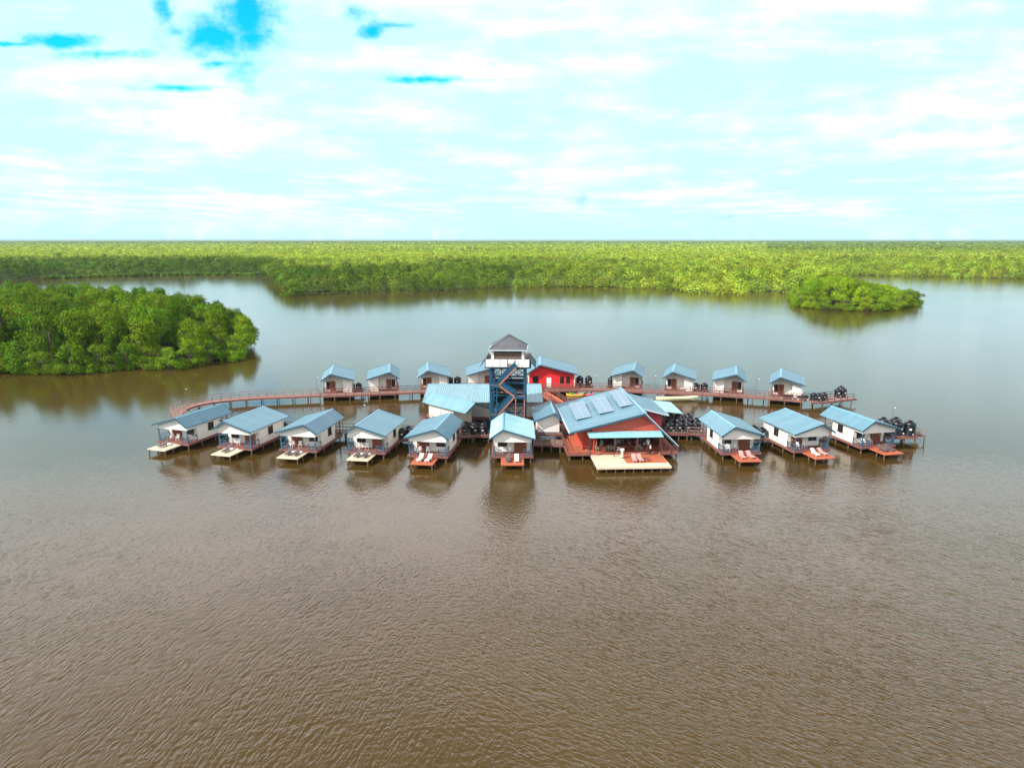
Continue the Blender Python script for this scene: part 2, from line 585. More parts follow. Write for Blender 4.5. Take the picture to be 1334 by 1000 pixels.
SHORE = [(-700, 363), (-300, 365), (0, 366), (60, 363), (120, 361), (200, 358.5), (300, 357.5), (345, 359), (353, 368), (358, 374), (370, 377), (372, 384), (398, 384), (440, 383), (500, 380), (560, 379), (620, 376),
         (680, 374), (720, 374), (800, 375), (860, 376), (900, 381), (960, 384), (985, 380), (1012, 381), (1038, 385), (1080, 372), (1115, 358), (1200, 360), (1334, 363), (1700, 366), (2100, 364)]
ISLET = [(1033, 385), (1036, 393), (1042, 400), (1080, 404), (1140, 406), (1168, 402), (1194, 397), (1186, 391), (1158, 383), (1125, 375), (1095, 365), (1045, 364), (1028, 372)]
ISLAND = [(-126, 169), (-112, 168), (-103, 170), (-97, 175), (-92, 176), (-88, 173.5), (-83, 175), (-79, 184), (-77, 192), (-76.5, 202), (-82, 217), (-91, 235), (-105, 253), (-127, 280), (-154, 304), (-190, 318), (-240, 320), (-275, 290),
          (-270, 230), (-230, 190), (-190, 175), (-150, 170)]


def shore_w(p):
    return at(p[0], p[1], 0)


def flat_land(name, pts, z=0.12, inset=0.0):
    m = MB()
    cx, cy = sum(p[0] for p in pts) / len(pts), sum(p[1] for p in pts) / len(pts)
    if inset:
        pts = [(cx + (x - cx) * inset, cy + (y - cy) * inset) for x, y in pts]
    n = len(pts)
    vs = [(x, y, z) for x, y in pts] + [(x, y, -0.6) for x, y in pts]
    m.add(vs, [tuple(range(n))] + [(n + i, n + (i + 1) % n, (i + 1) % n, i) for i in range(n)])
    o = m.build(name, 'mud')
    fix_normals(o)
    return tag(o, kind='structure')


main_pts = [(shore_w(p)[0] + (9.0 if 340 < p[0] < 375 else 0.0), shore_w(p)[1] + 6.0) for p in SHORE]
islet_pts = [shore_w(p)[:2] for p in ISLET]
flat_land('ground', main_pts + [(26000, 20000), (-26000, 20000)])
flat_land('islet_ground', islet_pts, inset=.82)
flat_land('island_ground', ISLAND, inset=.92)


def inside(poly, x, y):
    c = False
    j = len(poly) - 1
    for i in range(len(poly)):
        xi, yi = poly[i]
        xj, yj = poly[j]
        if (yi > y) != (yj > y) and x < (xj - xi) * (y - yi) / (yj - yi) + xi:
            c = not c
        j = i
    return c


def edge_dist(poly, x, y):
    best = 1e9
    for i in range(len(poly)):
        ax, ay = poly[i]
        bx, by = poly[(i + 1) % len(poly)]
        t = max(0, min(1, ((x - ax) * (bx - ax) + (y - ay) * (by - ay)) / ((bx - ax) ** 2 + (by - ay) ** 2 + 1e-9)))
        best = min(best, math.hypot(x - ax - t * (bx - ax), y - ay - t * (by - ay)))
    return best


_sx = np.array([p[0] for p in SHORE], float)
_sy = np.array([p[1] for p in SHORE], float)


def shore_margin(x, y):
    """metres from the mainland shore, along the line of sight from the drone; negative over water (arrays)"""
    f = y * _c + CAM_H * _s
    px = 667 + FPX * x / f
    py = np.interp(px, _sx, _sy)
    v = (500 - py) / FPX
    yshore = CAM_H * (_c + v * _s) / (_s - v * _c)
    return y - yshore


# ------------------------------------------------------------------ bungalows
BW = 2.75          # half width of the walls


def roof_profile(xl, xa, xr, ze, zr, th=0.12):
    return [(xl, ze), (xl, ze - th), (xa, zr - th), (xr, ze - th), (xr, ze), (xa, zr)]


def roof_z(x, xl, xa, xr, ze, zr):
    return ze + (zr - ze) * ((x - xl) / (xa - xl) if x < xa else (xr - x) / (xr - xa))


def gable_roof(root, xl, xa, xr, ze, zr, y0, y1, m, trim='fascia_blue', mat='roof_sheet'):
    b = MB().prism_y(roof_profile(xl, xa, xr, ze, zr), y0, y1)
    rf = b.build('roof', mat, root, m)
    c = MB()
    for s, e in ((-1, xl), (1, xr)):
        d = Vector((e - xa, ze - zr)).normalized() * 0.22
        c.add([(xa, y0 - .03, zr + .035), (xa, y1 + .03, zr + .035), (xa + d.x, y1 + .03, zr + d.y + .03), (xa + d.x, y0 - .03, zr + d.y + .03)],
              [(0, 1, 2, 3) if s < 0 else (3, 2, 1, 0)])
    o = c.build('ridge_cap', 'ridge_metal', rf, m)
    sol = o.modifiers.new('thickness', 'SOLIDIFY')
    sol.thickness = 0.015
    for y, d in ((y0, -1), (y1, 1)):
        t = MB()
        for e in (xl, xr):
            t.bar((xa, y + d * .02, zr - .10), (e, y + d * .02, ze - .10), .05, .24, up=(0, 0, 1))
        t.build('fascia', trim, rf, m)
    return rf


def wall_prism(b, x0, x1, y0, y1, z0, args, drop=0.14):
    xl, xa, xr, ze, zr = args
    xs = [x0] + ([xa] if x0 < xa < x1 else []) + [x1]
    prof = [(x0, z0), (x1, z0)] + [(x, roof_z(x, *args) - drop) for x in reversed(xs)]
    return b.prism_y(prof, y0, y1)


def add_window(root, x0, x1, y, z0, z1, d, m, axis='y', frame='trim_dark', glass='dark_glass'):
    """window on a wall facing d along axis; y is the wall plane"""
    f, g = MB(), MB()
    t = 0.07
    if axis == 'y':
        def bx(mb, a, b, e, h, p, q): mb.box(a, b, y + d * p, y + d * q, e, h)
    else:
        def bx(mb, a, b, e, h, p, q): mb.box(y + d * p, y + d * q, a, b, e, h)
    bx(f, x0 - t, x0, z0 - t, z1 + t, -.03, .06)
    bx(f, x1, x1 + t, z0 - t, z1 + t, -.03, .06)
    bx(f, x0, x1, z0 - t, z0, -.03, .06)
    bx(f, x0, x1, z1, z1 + t, -.03, .06)
    bx(f, (x0 + x1) / 2 - .025, (x0 + x1) / 2 + .025, z0, z1, -.03, .05)
    bx(g, x0, x1, z0, z1, -.02, .025)
    wd = g.build('window', glass, root, m)
    f.build('frame', frame, wd, m)
    return wd


def rail_panel(mb, p, q, z0, h=1.0, cross=True, n=1):
    """railing from p to q: posts, top and bottom rail, crossed braces"""
    p, q = Vector((*p, 0)), Vector((*q, 0))
    for k in range(n + 1):
        a = p.lerp(q, k / n)
        mb.bar((a.x, a.y, z0), (a.x, a.y, z0 + h + .04), .09)
    mb.bar((p.x, p.y, z0 + h), (q.x, q.y, z0 + h), .08, .06)
    mb.bar((p.x, p.y, z0 + .15), (q.x, q.y, z0 + .15), .05, .06)
    for k in range(n):
        a, b = p.lerp(q, k / n), p.lerp(q, (k + 1) / n)
        if cross:
            mb.bar((a.x, a.y, z0 + .16), (b.x, b.y, z0 + h - .03), .05)
            mb.bar((a.x, a.y, z0 + h - .03), (b.x, b.y, z0 + .16), .05)
        else:
            mb.bar((a.x, a.y, z0 + h * .55), (b.x, b.y, z0 + h * .55), .05, .05)


def add_door(root, x0, x1, y, z0, z1, d, m, leaf='door_wood', handle=True):
    dr = MB().box(x0, x1, y - d * .02, y + d * .05, z0, z1).build('door', leaf, root, m)
    fr = MB()
    for a, b in ((x0 - .09, x0), (x1, x1 + .09)):
        fr.box(a, b, y - d * .02, y + d * .08, z0, z1 + .09)
    fr.box(x0, x1, y - d * .02, y + d * .08, z1, z1 + .09)
    fr.build('frame', 'trim_wood', dr, m)
    if handle:
        MB().box(x1 - .14, x1 - .08, y + d * .05, y + d * .10, z0 + .95, z0 + 1.12).build('handle', 'white_plastic', dr, m)
    return dr


HROOF = (-3.35, -1.35, 3.35, 3.8, 5.2)
DZ = 1.05


def make_bungalow(m, dock):
    """stilt bungalow, local -y is the porch end, +y the entrance end; m = -1 mirrors it"""
    root = empty('bungalow')
    gable_roof(root, *HROOF, -5.2, 5.2, m)
    b = MB()
    wall_prism(b, -BW, 1.0, -2.4, 2.6, DZ, HROOF)
    wall_prism(b, 1.0, BW, -2.4, 4.1, DZ, HROOF)
    b.build('wall', 'wall_white', root, m)
    g = MB()
    wall_prism(g, -BW - .02, BW + .02, -4.55, -4.45, 3.12, HROOF)
    g.build('gable_panel', 'panel_white', root, m)
    for s in (-1, 1):
        v = MB()
        v.box(s * (BW - .02), s * (BW + .05), -4.44, -2.42, 3.12, roof_z(s * (BW + .05), *HROOF) - .13)
        v.build('valance', 'panel_white', root, m)
        MB().bar((s * (BW - .02), -4.5, DZ), (s * (BW - .02), -4.5, 3.1), .14).build('porch_post', 'rail_blue', root, m)
        r = MB()
        rail_panel(r, (s * (BW - .02), -4.38), (s * (BW - .02), -2.46), DZ, 0.95)
        rail_panel(r, (s * (BW - .14), -4.52), (s * 1.62, -4.52), DZ, 0.95)
        r.build('railing', 'rail_blue', root, m)
        add_window(root, .1, 1.2, s * BW, DZ + 1.0, DZ + 2.15, s, m, axis='x')
    # porch wall: wooden sliding door, dark window
    add_door(root, .35, 2.05, -2.4, DZ + .03, DZ + 2.12, -1, m)
    add_window(root, -2.1, -.85, -2.4, DZ + .85, DZ + 2.05, -1, m)
    # entrance end: door beside a tall dark pane in the recess
    add_door(root, -1.55, -.65, 2.6, DZ + .03, DZ + 2.1, 1, m)
    add_window(root, -2.35, -1.75, 2.6, DZ + .5, DZ + 2.03, 1, m)
    for a_, b_ in (((-2.72, 2.7), (-2.72, 4.5)), ((-.4, 4.52), (.95, 4.52))):
        er = MB()
        rail_panel(er, a_, b_, DZ, 0.95, cross=False)
        er.build('railing', 'rail_red', root, m)
    MB().bar((-2.72, 4.52, DZ), (-2.72, 4.52, roof_z(-2.72, *HROOF) - .13), .13).build('entrance_post', 'rail_red', root, m)
    MB().bar((2.95, 3.9, 3.75), (2.95, 3.9, 1.2), .09).build('downpipe', 'white_plastic', root, m)
    d = MB().box(-3.0, 3.0, -4.65, 4.66, DZ - .22, DZ)
    dk = d.build('deck', 'deck_red', root, m)
    e = MB()
    for s in (-1, 1):
        e.box(s * 3.0, s * 3.06, -4.72, 4.72, DZ - .30, DZ - .01)
        e.box(-3.0, 3.0, s * 4.66, s * 4.72, DZ - .30, DZ - .01)
    e.build('edge_board', 'deck_edge', dk, m)
    for x in (-2.7, 0, 2.7):
        for y in (-4.4, -1.5, 1.5, 4.4):
            MB().tube([(x, y, -1.5), (x, y, DZ - .22)], .11, 7).build('pile', 'pile_wood', root, m)
    if dock:
        mat = 'pale_planks' if dock == 'pale' else 'deck_orange'
        q = MB().box(-1.65, 1.65, -8.1, -4.80, .72, .86)
        q.build('dock', mat, root, m)
        MB().box(-.8, .8, -5.15, -4.76, .86, .965).build('step', 'panel_white' if dock == 'pale' else 'deck_orange', root, m)
        for x in (-1.5, 1.5):
            for y in (-7.9, -6.3):
                MB().tube([(x, y, -1.5), (x, y, .72)], .09, 7).build('pile', 'pile_wood', root, m)
    tidy(root)
    return root


FRONT = [  # roof front apex, heading of the ridge, mirrored?, dock, roof tone, label
    (-51.7, 104.8, 72, -1, 'pale', 0.80, 'white stilt bungalow with pale dock, leftmost of the front row'),
    (-43.6, 102.9, 75, 1, 'pale', 1.15, 'white stilt bungalow with pale dock, second from the left in the front row'),
    (-30.9, 100.9, 80, -1, 'pale', 0.85, 'white stilt bungalow with pale dock, third from the left in the front row'),
    (-23.2, 100.4, 81, 1, 'pale', 1.15, 'white stilt bungalow with pale dock, fourth from the left, nearest pale dock to the tower'),
    (-11.1, 98.1, 82, -1, 'orange', 0.95, 'white stilt bungalow with orange dock directly left of the light cyan roofed bungalow'),
    (-1.3, 98.1, 90, 1, 'orange', 3.4, 'white stilt bungalow with the lightest cyan roof, directly in front of the watchtower'),  # roof lightened in colour for the sky light it reflects
    (32.7, 99.6, 94, 1, 'orange', 1.15, 'white stilt bungalow with orange dock, first one right of the red restaurant'),
    (46.4, 101.3, 101, -1, 'orange', 1.2, 'white stilt bungalow with orange dock, second one right of the red restaurant'),
    (54.8, 102.9, 102, 1, 'orange', 1.2, 'white stilt bungalow with orange dock at the far right end of the front row'),
]
k_r = 26.8 / 26.3
REAR = [
    (-36.1, 137.5, 101, -1, 'small white bungalow on the rear boardwalk, leftmost of the back row'),
    (-24.7, 139.6, 99, 1, 'small white bungalow on the rear boardwalk, second from left, ridge leaning right'),
    (-17.2, 141.3, 97, -1, 'small white bungalow on the rear boardwalk, third from left, behind the low cyan hall'),
    (-4.8, 143.5, 95, 1, 'small white bungalow half hidden behind the left side of the watchtower'),
    (24.8, 141.7, 77, 1, 'small white bungalow on the rear boardwalk, first one right of the bright red house'),
    (32.5, 140.0, 75, -1, 'small white bungalow on the rear boardwalk directly behind the moored cream boat'),
    (44.5, 137.1, 73, 1, 'small white bungalow on the rear boardwalk, second from the right end'),
    (52.2, 134.4, 69, -1, 'small white bungalow on the rear boardwalk, rightmost, beside low dark benches'),
]
protos = {}
front_roots, rear_roots = [], []


def place_bungalow(m, dock, loc, rz, label, group, tone):
    key = (m, dock)
    if key not in protos:
        protos[key] = make_bungalow(m, dock)
        o = protos[key]
    else:
        o = copy_tree(protos[key])
    o.location = loc
    o.rotation_euler = (0, 0, rz)
    tag(o, label, 'bungalow', group)
    for ch in o.children:
        if ch.name.startswith('roof'):
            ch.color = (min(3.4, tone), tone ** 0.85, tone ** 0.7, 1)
    return o


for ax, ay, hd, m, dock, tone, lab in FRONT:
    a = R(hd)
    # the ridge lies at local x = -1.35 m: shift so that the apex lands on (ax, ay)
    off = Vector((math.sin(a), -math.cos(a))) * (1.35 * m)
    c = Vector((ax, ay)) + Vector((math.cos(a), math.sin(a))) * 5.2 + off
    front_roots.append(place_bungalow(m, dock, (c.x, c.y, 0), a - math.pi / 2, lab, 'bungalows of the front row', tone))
for ax, ay, hd, m, lab in REAR:
    a = R(hd)
    ax, ay = ax * k_r, ay * k_r
    r = Vector((math.sin(a), -math.cos(a)))
    # seen from its entrance end: turned half round, so the short slope changes side
    off = r * (-1.35 if m > 0 else 1.35)
    c = Vector((ax, ay)) + Vector((math.cos(a), math.sin(a))) * 5.2 + off
    rear_roots.append(place_bungalow(m, None, (c.x, c.y, 0.15), a + math.pi / 2, lab, 'bungalows of the back row', 1.0))

# ------------------------------------------------------------------ boardwalks
def ribbon(path, half, z, th, n_sub=4):
    pts = []
    P = [Vector(p) for p in path]
    if len(P) > 2:
        for i in range(len(P) - 1):
            p0, p1, p2, p3 = P[max(i - 1, 0)], P[i], P[i + 1], P[min(i + 2, len(P) - 1)]
            for k in range(n_sub):
                t = k / n_sub
                pts.append(0.5 * ((2 * p1) + (p2 - p0) * t + (2 * p0 - 5 * p1 + 4 * p2 - p3) * t * t + (3 * p1 - p0 - 3 * p2 + p3) * t ** 3))
        pts.append(P[-1])
    else:
        pts = P
    L, Rr = [], []
    for i, p in enumerate(pts):
        d = (pts[min(i + 1, len(pts) - 1)] - pts[max(i - 1, 0)]).normalized()
        nrm = Vector((-d.y, d.x))
        L.append(p + nrm * half)
        Rr.append(p - nrm * half)
    return pts, L, Rr


def resample(line, step):
    out = [line[0].copy()]
    acc = 0.0
    for a, b in zip(line, line[1:]):
        ln = (b - a).length
        t = step - acc
        while t <= ln:
            out.append(a.lerp(b, t / ln))
            t += step
        acc = (acc + ln) % step if ln else acc
    return out


def boardwalk(path, label, half=1.0, z=1.2, rails=(1, 1), deck='walk_planks', rail='rail_red', pile_step=3.0, rail_h=1.0, post_step=1.7, name='boardwalk'):
    pts, L, Rr = ribbon(path, half, z, .16)
    root = empty(name, (pts[0].x, pts[0].y, 0))
    off = Vector((pts[0].x, pts[0].y))
    # planks laid across, each a little narrower or wider than the next
    b = MB()
    mid = resample(pts, 0.42)
    for i, p in enumerate(mid[:-1]):
        q = mid[i + 1]
        d = (q - p).normalized()
        n = Vector((-d.y, d.x)) * (half + random.uniform(-.04, .06))
        c = (p + q) / 2 - off
        b.bar((c.x - n.x, c.y - n.y, z - .04 + random.uniform(-.008, .008)), (c.x + n.x, c.y + n.y, z - .04 + random.uniform(-.008, .008)), .40, .07)
    dk = b.build('deck', deck, root)
    for line, s in ((L, 1), (Rr, -1)):
        e = MB()
        for a, c in zip(line, line[1:]):
            a2, c2 = a - off, c - off
            e.bar((a2.x, a2.y, z - .21), (c2.x, c2.y, z - .21), .1, .24)
        e.build('edge_beam', 'deck_edge', dk)
    for flag, line in zip(rails, (L, Rr)):
        if not flag:
            continue
        r = MB()
        ps = resample(line, post_step)
        for a in ps:
            r.bar((a.x - off.x, a.y - off.y, z - .3), (a.x - off.x, a.y - off.y, z + rail_h), .09)
        for a, c in zip(ps, ps[1:]):
            for h in (rail_h, rail_h * .52):
                r.bar((a.x - off.x, a.y - off.y, z + h), (c.x - off.x, c.y - off.y, z + h), .07, .09)
        r.build('railing', rail, root)
    for line in (L, Rr):
        for a in resample(line, pile_step):
            j = random.uniform(-.06, .06)
            MB().tube([(a.x - off.x + j, a.y - off.y, -1.5), (a.x - off.x, a.y - off.y, z - .09)], .10, 7).build('pile', 'pile_wood', root)
    tidy(root)
    return tag(root, label, 'boardwalk', None)


def ent(i, roots, d=5.75):
    """walkway point beyond the entrance end of a bungalow"""
    o = roots[i]
    v = Matrix.Rotation(o.rotation_euler.z, 2) @ Vector((0, d))
    return Vector((o.location.x + v.x, o.location.y + v.y))


R_ = [ent(i, rear_roots) for i in range(8)]
F_ = [ent(i, front_roots, 5.9) for i in range(9)]
boardwalk([(-60.9, 124.6), (-61.5, 128.0), (-60.5, 131.2), (-58.2, 133.9), (-54.4, 136.0), (-49.5, 137.6), (-43.6, 138.7), R_[0] + Vector((-3.4, 0))],
          'curved red railed boardwalk sweeping round the left end of the resort to the back row', half=1.15, rail='rail_weathered')
boardwalk([R_[0] + Vector((-3.3, 0)), R_[0], R_[1], R_[2], R_[3], (6.6, 144.6)], 'straight red boardwalk along the left half of the back row of bungalows', half=1.1)
boardwalk([(6.7, 144.6), (15, 144.9), R_[4] + Vector((-3, 0.5)), R_[4], R_[5], R_[6], R_[7], (57.5, 134.2)], 'straight red boardwalk along the right half of the back row of bungalows', half=1.1)
boardwalk([(57.6, 134.2), (60.5, 134.7), (63.5, 135.9), (67.6, 137.6)], 'wider plank pier with water tanks ending the back row at the right', half=1.7, rail='rail_dark', pile_step=2.4)
boardwalk([(-60.85, 124.4), (-59.4, 121.6), (-56.2, 118.8), F_[0] + Vector((-3, .6)), F_[0], F_[1], F_[2], F_[3], F_[4], (-5.6, 110.2)],
          'railed boardwalk behind the five left front bungalows, seen in the gaps between them', half=1.0, rail='rail_weathered', deck='walk_grey')
boardwalk([F_[6] + Vector((-4.5, .8)), F_[6], F_[7], F_[8], (60, 111.6), (66.8, 110.6)], 'railed boardwalk behind the right front bungalows, ending beyond the last tanks', half=1.0, rail='rail_weathered', deck='walk_grey')
boardwalk([(3.4, 105.8), (8.4, 105.2)], 'short dark walkway between the cyan roofed bungalow and the red restaurant', half=1.5, rail='rail_dark', deck='walk_grey', pile_step=1.4)
boardwalk([(6.2, 141.6), (8.2, 135.5), (9.4, 129.5), (9.8, 121.5)], 'broad orange ramp running from the red house down towards the restaurant', half=1.2, rail='rail_red', deck='deck_orange', z=1.3)
# ------------------------------------------------------------------ central buildings
def simple_house(name, label, cat, loc, rz, roof, y0, y1, wall_x, wall_y, wm, z0=1.2, deck=None, windows=(), doors=(), tone=1.0, pile_xy=None, deck_mat='deck_red', wall_under=0.0):
    root = empty(name, (loc[0], loc[1], 0), rz)
    rf = gable_roof(root, *roof, y0, y1, 1)
    rf.color = (tone, tone ** .75, tone ** .55, 1)
    b = MB()
    wall_prism(b, wall_x[0], wall_x[1], wall_y[0], wall_y[1], z0 - wall_under, roof)
    b.build('wall', wm, root)
    for (x0, x1, za, zb, side) in windows:
        if side in ('front', 'back'):
            add_window(root, x0, x1, wall_y[0] if side == 'front' else wall_y[1], za, zb, -1 if side == 'front' else 1, 1)
        else:
            add_window(root, x0, x1, wall_x[0] if side == 'left' else wall_x[1], za, zb, -1 if side == 'left' else 1, 1, axis='x')
    for (x0, x1, zb, leaf) in doors:
        add_door(root, x0, x1, wall_y[0], z0 + .02, zb, -1, 1, leaf)
    if deck:
        x0, x1, ya, yb = deck
        d = MB().box(x0, x1, ya, yb, z0 - .2, z0)
        dk = d.build('deck', deck_mat, root)
        e = MB()
        for x in (x0, x1):
            s = 1 if x == x1 else -1
            e.box(x, x + s * .06, ya - .06, yb + .06, z0 - .32, z0 - .02)
        for y in (ya, yb):
            s = 1 if y == yb else -1
            e.box(x0, x1, y, y + s * .06, z0 - .32, z0 - .02)
        e.build('edge_board', 'deck_edge', dk)
        nx, ny = max(2, int((x1 - x0) / 2.6) + 1), max(2, int((yb - ya) / 3) + 1)
        for i in range(nx):
            for j in range(ny):
                x = x0 + .3 + (x1 - x0 - .6) * i / (nx - 1)
                y = ya + .3 + (yb - ya - .6) * j / (ny - 1)
                MB().tube([(x, y, -1.5), (x, y, z0 - .2)], .12, 7).build('pile', 'pile_wood', root)
    tidy(root)
    return tag(root, label, cat)


# bright red house at the back
red = simple_house('red_house', 'bright red house with blue roof and white door, standing behind the watchtower', 'house', (5.9, 145.6), R(-2),
                   (-2.9, 0, 8.0, 4.3, 6.3), 0, 11, (-2.4, 7.3), (1.2, 10.4), 'red_paint', z0=1.3, deck=(-3.0, 8.2, -.6, 10.8),
                   windows=((-1.5, -.4, 2.2, 3.6, 'front'), (4.3, 5.0, 2.1, 3.5, 'front'), (5.6, 6.3, 2.1, 3.5, 'front')), doors=((1.4, 2.4, 3.35, 'panel_white'),))
rr = MB()
rail_panel(rr, (-2.9, -.5), (1.0, -.5), 1.3, 1.0, cross=False, n=3)
rail_panel(rr, (3.0, -.5), (8.1, -.5), 1.3, 1.0, cross=False, n=4)
rr.build('railing', 'rail_red', red)
for x in (-2.42, 7.32):
    MB().box(x - .1, x + .1, 1.12, 1.24, 1.3, 4.2).build('corner_trim', 'panel_white', red)

# long low hall behind the tower, ridge running left to right
hall = simple_house('long_hall', 'long low hall with pale cyan roof running behind the foot of the watchtower', 'hall', (-5.2, 128.4), R(-90),
                    (-4.2, 0, 8.9, 4.3, 5.7), -10.4, 10.6, (-3.5, 7.0), (-9.4, 9.6), 'wall_white', deck=(-3.8, 8.2, -10, 10.2), tone=1.95)
# diagonal annex, front left of the tower
annex = simple_house('annex', 'cream annex with pale cyan roof set diagonally behind the orange dock bungalow', 'annex', (-10.2, 117.5), R(45),
                     (-2.1, 0, 3.2, 4.2, 5.5), -5.8, 5.8, (-1.5, 2.6), (-2.0, 4.6), 'wall_cream', deck=(-2.3, 3.0, -6.0, 6.0), tone=1.85)
# small white store between the tower and the restaurant
store = simple_house('store_house', 'small white boarded store house with dark blue roof squeezed beside the restaurant', 'store house', (6.8, 108.3), R(2),
                     (-3.3, 0, 1.1, 4.0, 5.3), -.6, 8.2, (-2.7, .75), (.2, 7.6), 'panel_white', z0=1.9, deck=(-3.3, 1.2, -.8, 8.0), tone=0.75, deck_mat='walk_grey')
for z in (2.55, 3.1, 3.65):
    MB().box(-2.7, .75, .17, .21, z, z + .05).build('lap_board', 'wall_white', store)
sr = MB()
rail_panel(sr, (-3.2, -.75), (1.1, -.75), 1.2, 1.0, cross=False, n=4)
sr.build('railing', 'rail_dark', store)
# railed landing at the left of the annex
ar = MB()
rail_panel(ar, (-2.2, 1.6), (-2.2, 5.9), 1.2, 1.0, cross=False, n=4)
ar.build('railing', 'rail_red', annex)

# ------------------------------------------------------------------ watchtower
def make_tower():
    root = empty('watchtower', (-.55, 115.0, 0))
    hx, hy = 2.75, 2.75
    PL = 11.9
    for sx_ in (-1, 1):
        for sy_ in (-1, 1):
            MB().bar((sx_ * hx, sy_ * hy, -1.5), (sx_ * hx, sy_ * hy, PL), .34).build('leg', 'teal_steel', root)
    for z in (1.3, 4.2, 7.1, 9.2, PL - .2):
        b = MB()
        for s in (-1, 1):
            b.bar((-hx, s * hy, z), (hx, s * hy, z), .16, .28)
            b.bar((s * hx, -hy, z), (s * hx, hy, z), .16, .28)
        b.build('ring_beam', 'teal_steel', root)
    # bracing: fine lattice in the upper bay, plain crosses below
    for side in range(4):
        b = MB()

        def pt(t, z):
            a = -hx + 2 * hx * t
            return {0: (a, -hy, z), 1: (a, hy, z), 2: (-hx, a, z), 3: (hx, a, z)}[side]
        if side != 0:
            for k in range(4):
                for (za, zb) in ((9.3, 10.5), (10.5, PL - .3)):
                    b.bar(pt(k / 4, za), pt((k + 1) / 4, zb), .10)
                    b.bar(pt(k / 4, zb), pt((k + 1) / 4, za), .10)
            for k in range(1, 4):
                b.bar(pt(k / 4, 9.2), pt(k / 4, PL), .10)
            b.bar(pt(0, 10.5), pt(1, 10.5), .10)
        for (za, zb) in ((1.4, 4.1), (4.3, 7.0), (7.2, 9.1)):
            for k in range(2):
                if side == 0 and k == 1:
                    continue
                b.bar(pt(k / 2, za), pt((k + 1) / 2, zb), .12)
                b.bar(pt(k / 2, zb), pt((k + 1) / 2, za), .12)
            b.bar(pt(.5, za), pt(.5, zb), .14)
        b.build('bracing', 'teal_steel', root)
    # dark panels added halfway up to darken the view through the tower
    MB().box(-2.3, 2.5, 2.3, 2.4, 4.6, 8.9).build('room_wall', 'trim_teal', root)
    MB().box(-2.4, -2.3, -.6, 2.3, 4.6, 8.9).build('room_wall', 'trim_teal', root)
    MB().box(-.2, -.1, -.6, 2.2, 4.6, 8.9).build('room_wall', 'trim_dark', root)
    # floors inside
    MB().box(-hx, hx, -hy, hy, 1.0, 1.2).build('base_floor', 'walk_grey', root)
    MB().box(-hx + .2, hx - .2, -.4, hy - .2, 7.0, 7.12).build('landing', 'walk_grey', root)
    # stair flights on the front face
    y0, y1 = -hy - 1.15, -hy - .2

    def flight(xa, za, xb, zb):
        s = MB()
        for y in (y0, y1):
            s.bar((xa, y, za + .52), (xb, y, zb + .52), .06, .62)
            s.bar((xa, y, za + 1.05), (xb, y, zb + 1.05), .08, .09)
            for k in range(5):
                t = k / 4
                s.bar((xa + (xb - xa) * t, y, za + (zb - za) * t), (xa + (xb - xa) * t, y, za + (zb - za) * t + 1.05), .06)
        # sheet balustrade on the outer side
        st = s.build('stair_flight', 'teal_steel', root)
        t_ = MB()
        n = max(5, int(abs(zb - za) / .22))
        for k in range(n):
            t = (k + .5) / n
            x = xa + (xb - xa) * t
            t_.box(x - .2, x + .2, y0 + .05, y1 - .05, za + (zb - za) * t - .05, za + (zb - za) * t)
        for y in (y0 - .02, y1 + .02):
            t_.bar((xa, y, za - .05), (xb, y, zb - .05), .10, .27)
        t_.build('tread', 'tread_orange', st)

    def landing(xa, xb, z):
        MB().box(xa, xb, y0, y1, z - .12, z).build('landing', 'tread_orange', root)
        r = MB()
        rail_panel(r, (xa, y0 - .03), (xb, y0 - .03), z, 1.0, cross=False)
        r.box(xa, xb, y0 - .1, y0 - .01, z - .35, z + .02)
        r.build('railing', 'teal_steel', root)
    flight(1.5, 1.2, -1.6, 4.0)
    landing(-2.9, -1.6, 4.0)
    flight(-1.6, 4.0, 1.2, 7.2)
    landing(1.2, 2.9, 7.2)
    flight(1.2, 7.2, -1.4, 9.0)
    landing(-2.9, -1.4, 9.0)
    flight(-1.4, 9.0, 1.35, PL + .05)
    for x in (1.35, 2.75):
        MB().bar((x, y0, -1.5), (x, y0, 7.1), .16).build('stair_post', 'tread_orange', root)
    for x in (-2.8, -1.7):
        MB().bar((x, y0, -1.5), (x, y0, 8.9), .14).build('stair_post', 'teal_steel', root)
    # platform
    px, py_ = 3.55, 3.5
    MB().box(-px, px, -py_, py_, PL - .05, PL + .14).build('platform', 'walk_grey', root)
    pb = MB()
    for k in range(7):
        y = -py_ + .3 + k * (2 * py_ - .6) / 6
        pb.bar((-px - .2, y, PL - .15), (px + .2, y, PL - .15), .12, .18)
    pb.build('joist', 'teal_steel', root)
    n = 6
    for k in range(n):
        xa = -px + 2 * px * k / n + .06
        xb = -px + 2 * px * (k + 1) / n - .06
        if k == 3:      # the stair comes up here, its panel is set back in shade
            MB().box(xa, xb, -py_ + .5, -py_ + .56, PL + .14, PL + 1.2).build('balustrade_panel', 'panel_white', root)
            continue
        MB().box(xa, xb, -py_ - .06, -py_, PL + .05, PL + 1.28).build('balustrade_panel', 'panel_white', root)
    for s in (-1, 1):
        for k in range(4):
            ya = -py_ + 2 * py_ * k / 4 + .03
            yb = -py_ + 2 * py_ * (k + 1) / 4 - .03
            MB().box(s * px, s * (px + .06), ya, yb, PL + .05, PL + 1.28).build('balustrade_panel', 'teal_steel', root)
        # sloping side awnings of the platform
        f = MB().slab([(s * (px + .08), -py_, PL + 1.0), (s * (px + 1.0), -py_ + .1, PL - .1), (s * (px + 1.0), py_ - .1, PL - .1), (s * (px + .08), py_, PL + 1.0)], .05)
        f.build('side_awning', 'trim_teal', root)
    bb = MB().box(-px, px, py_, py_ + .06, PL + .05, PL + 1.28)
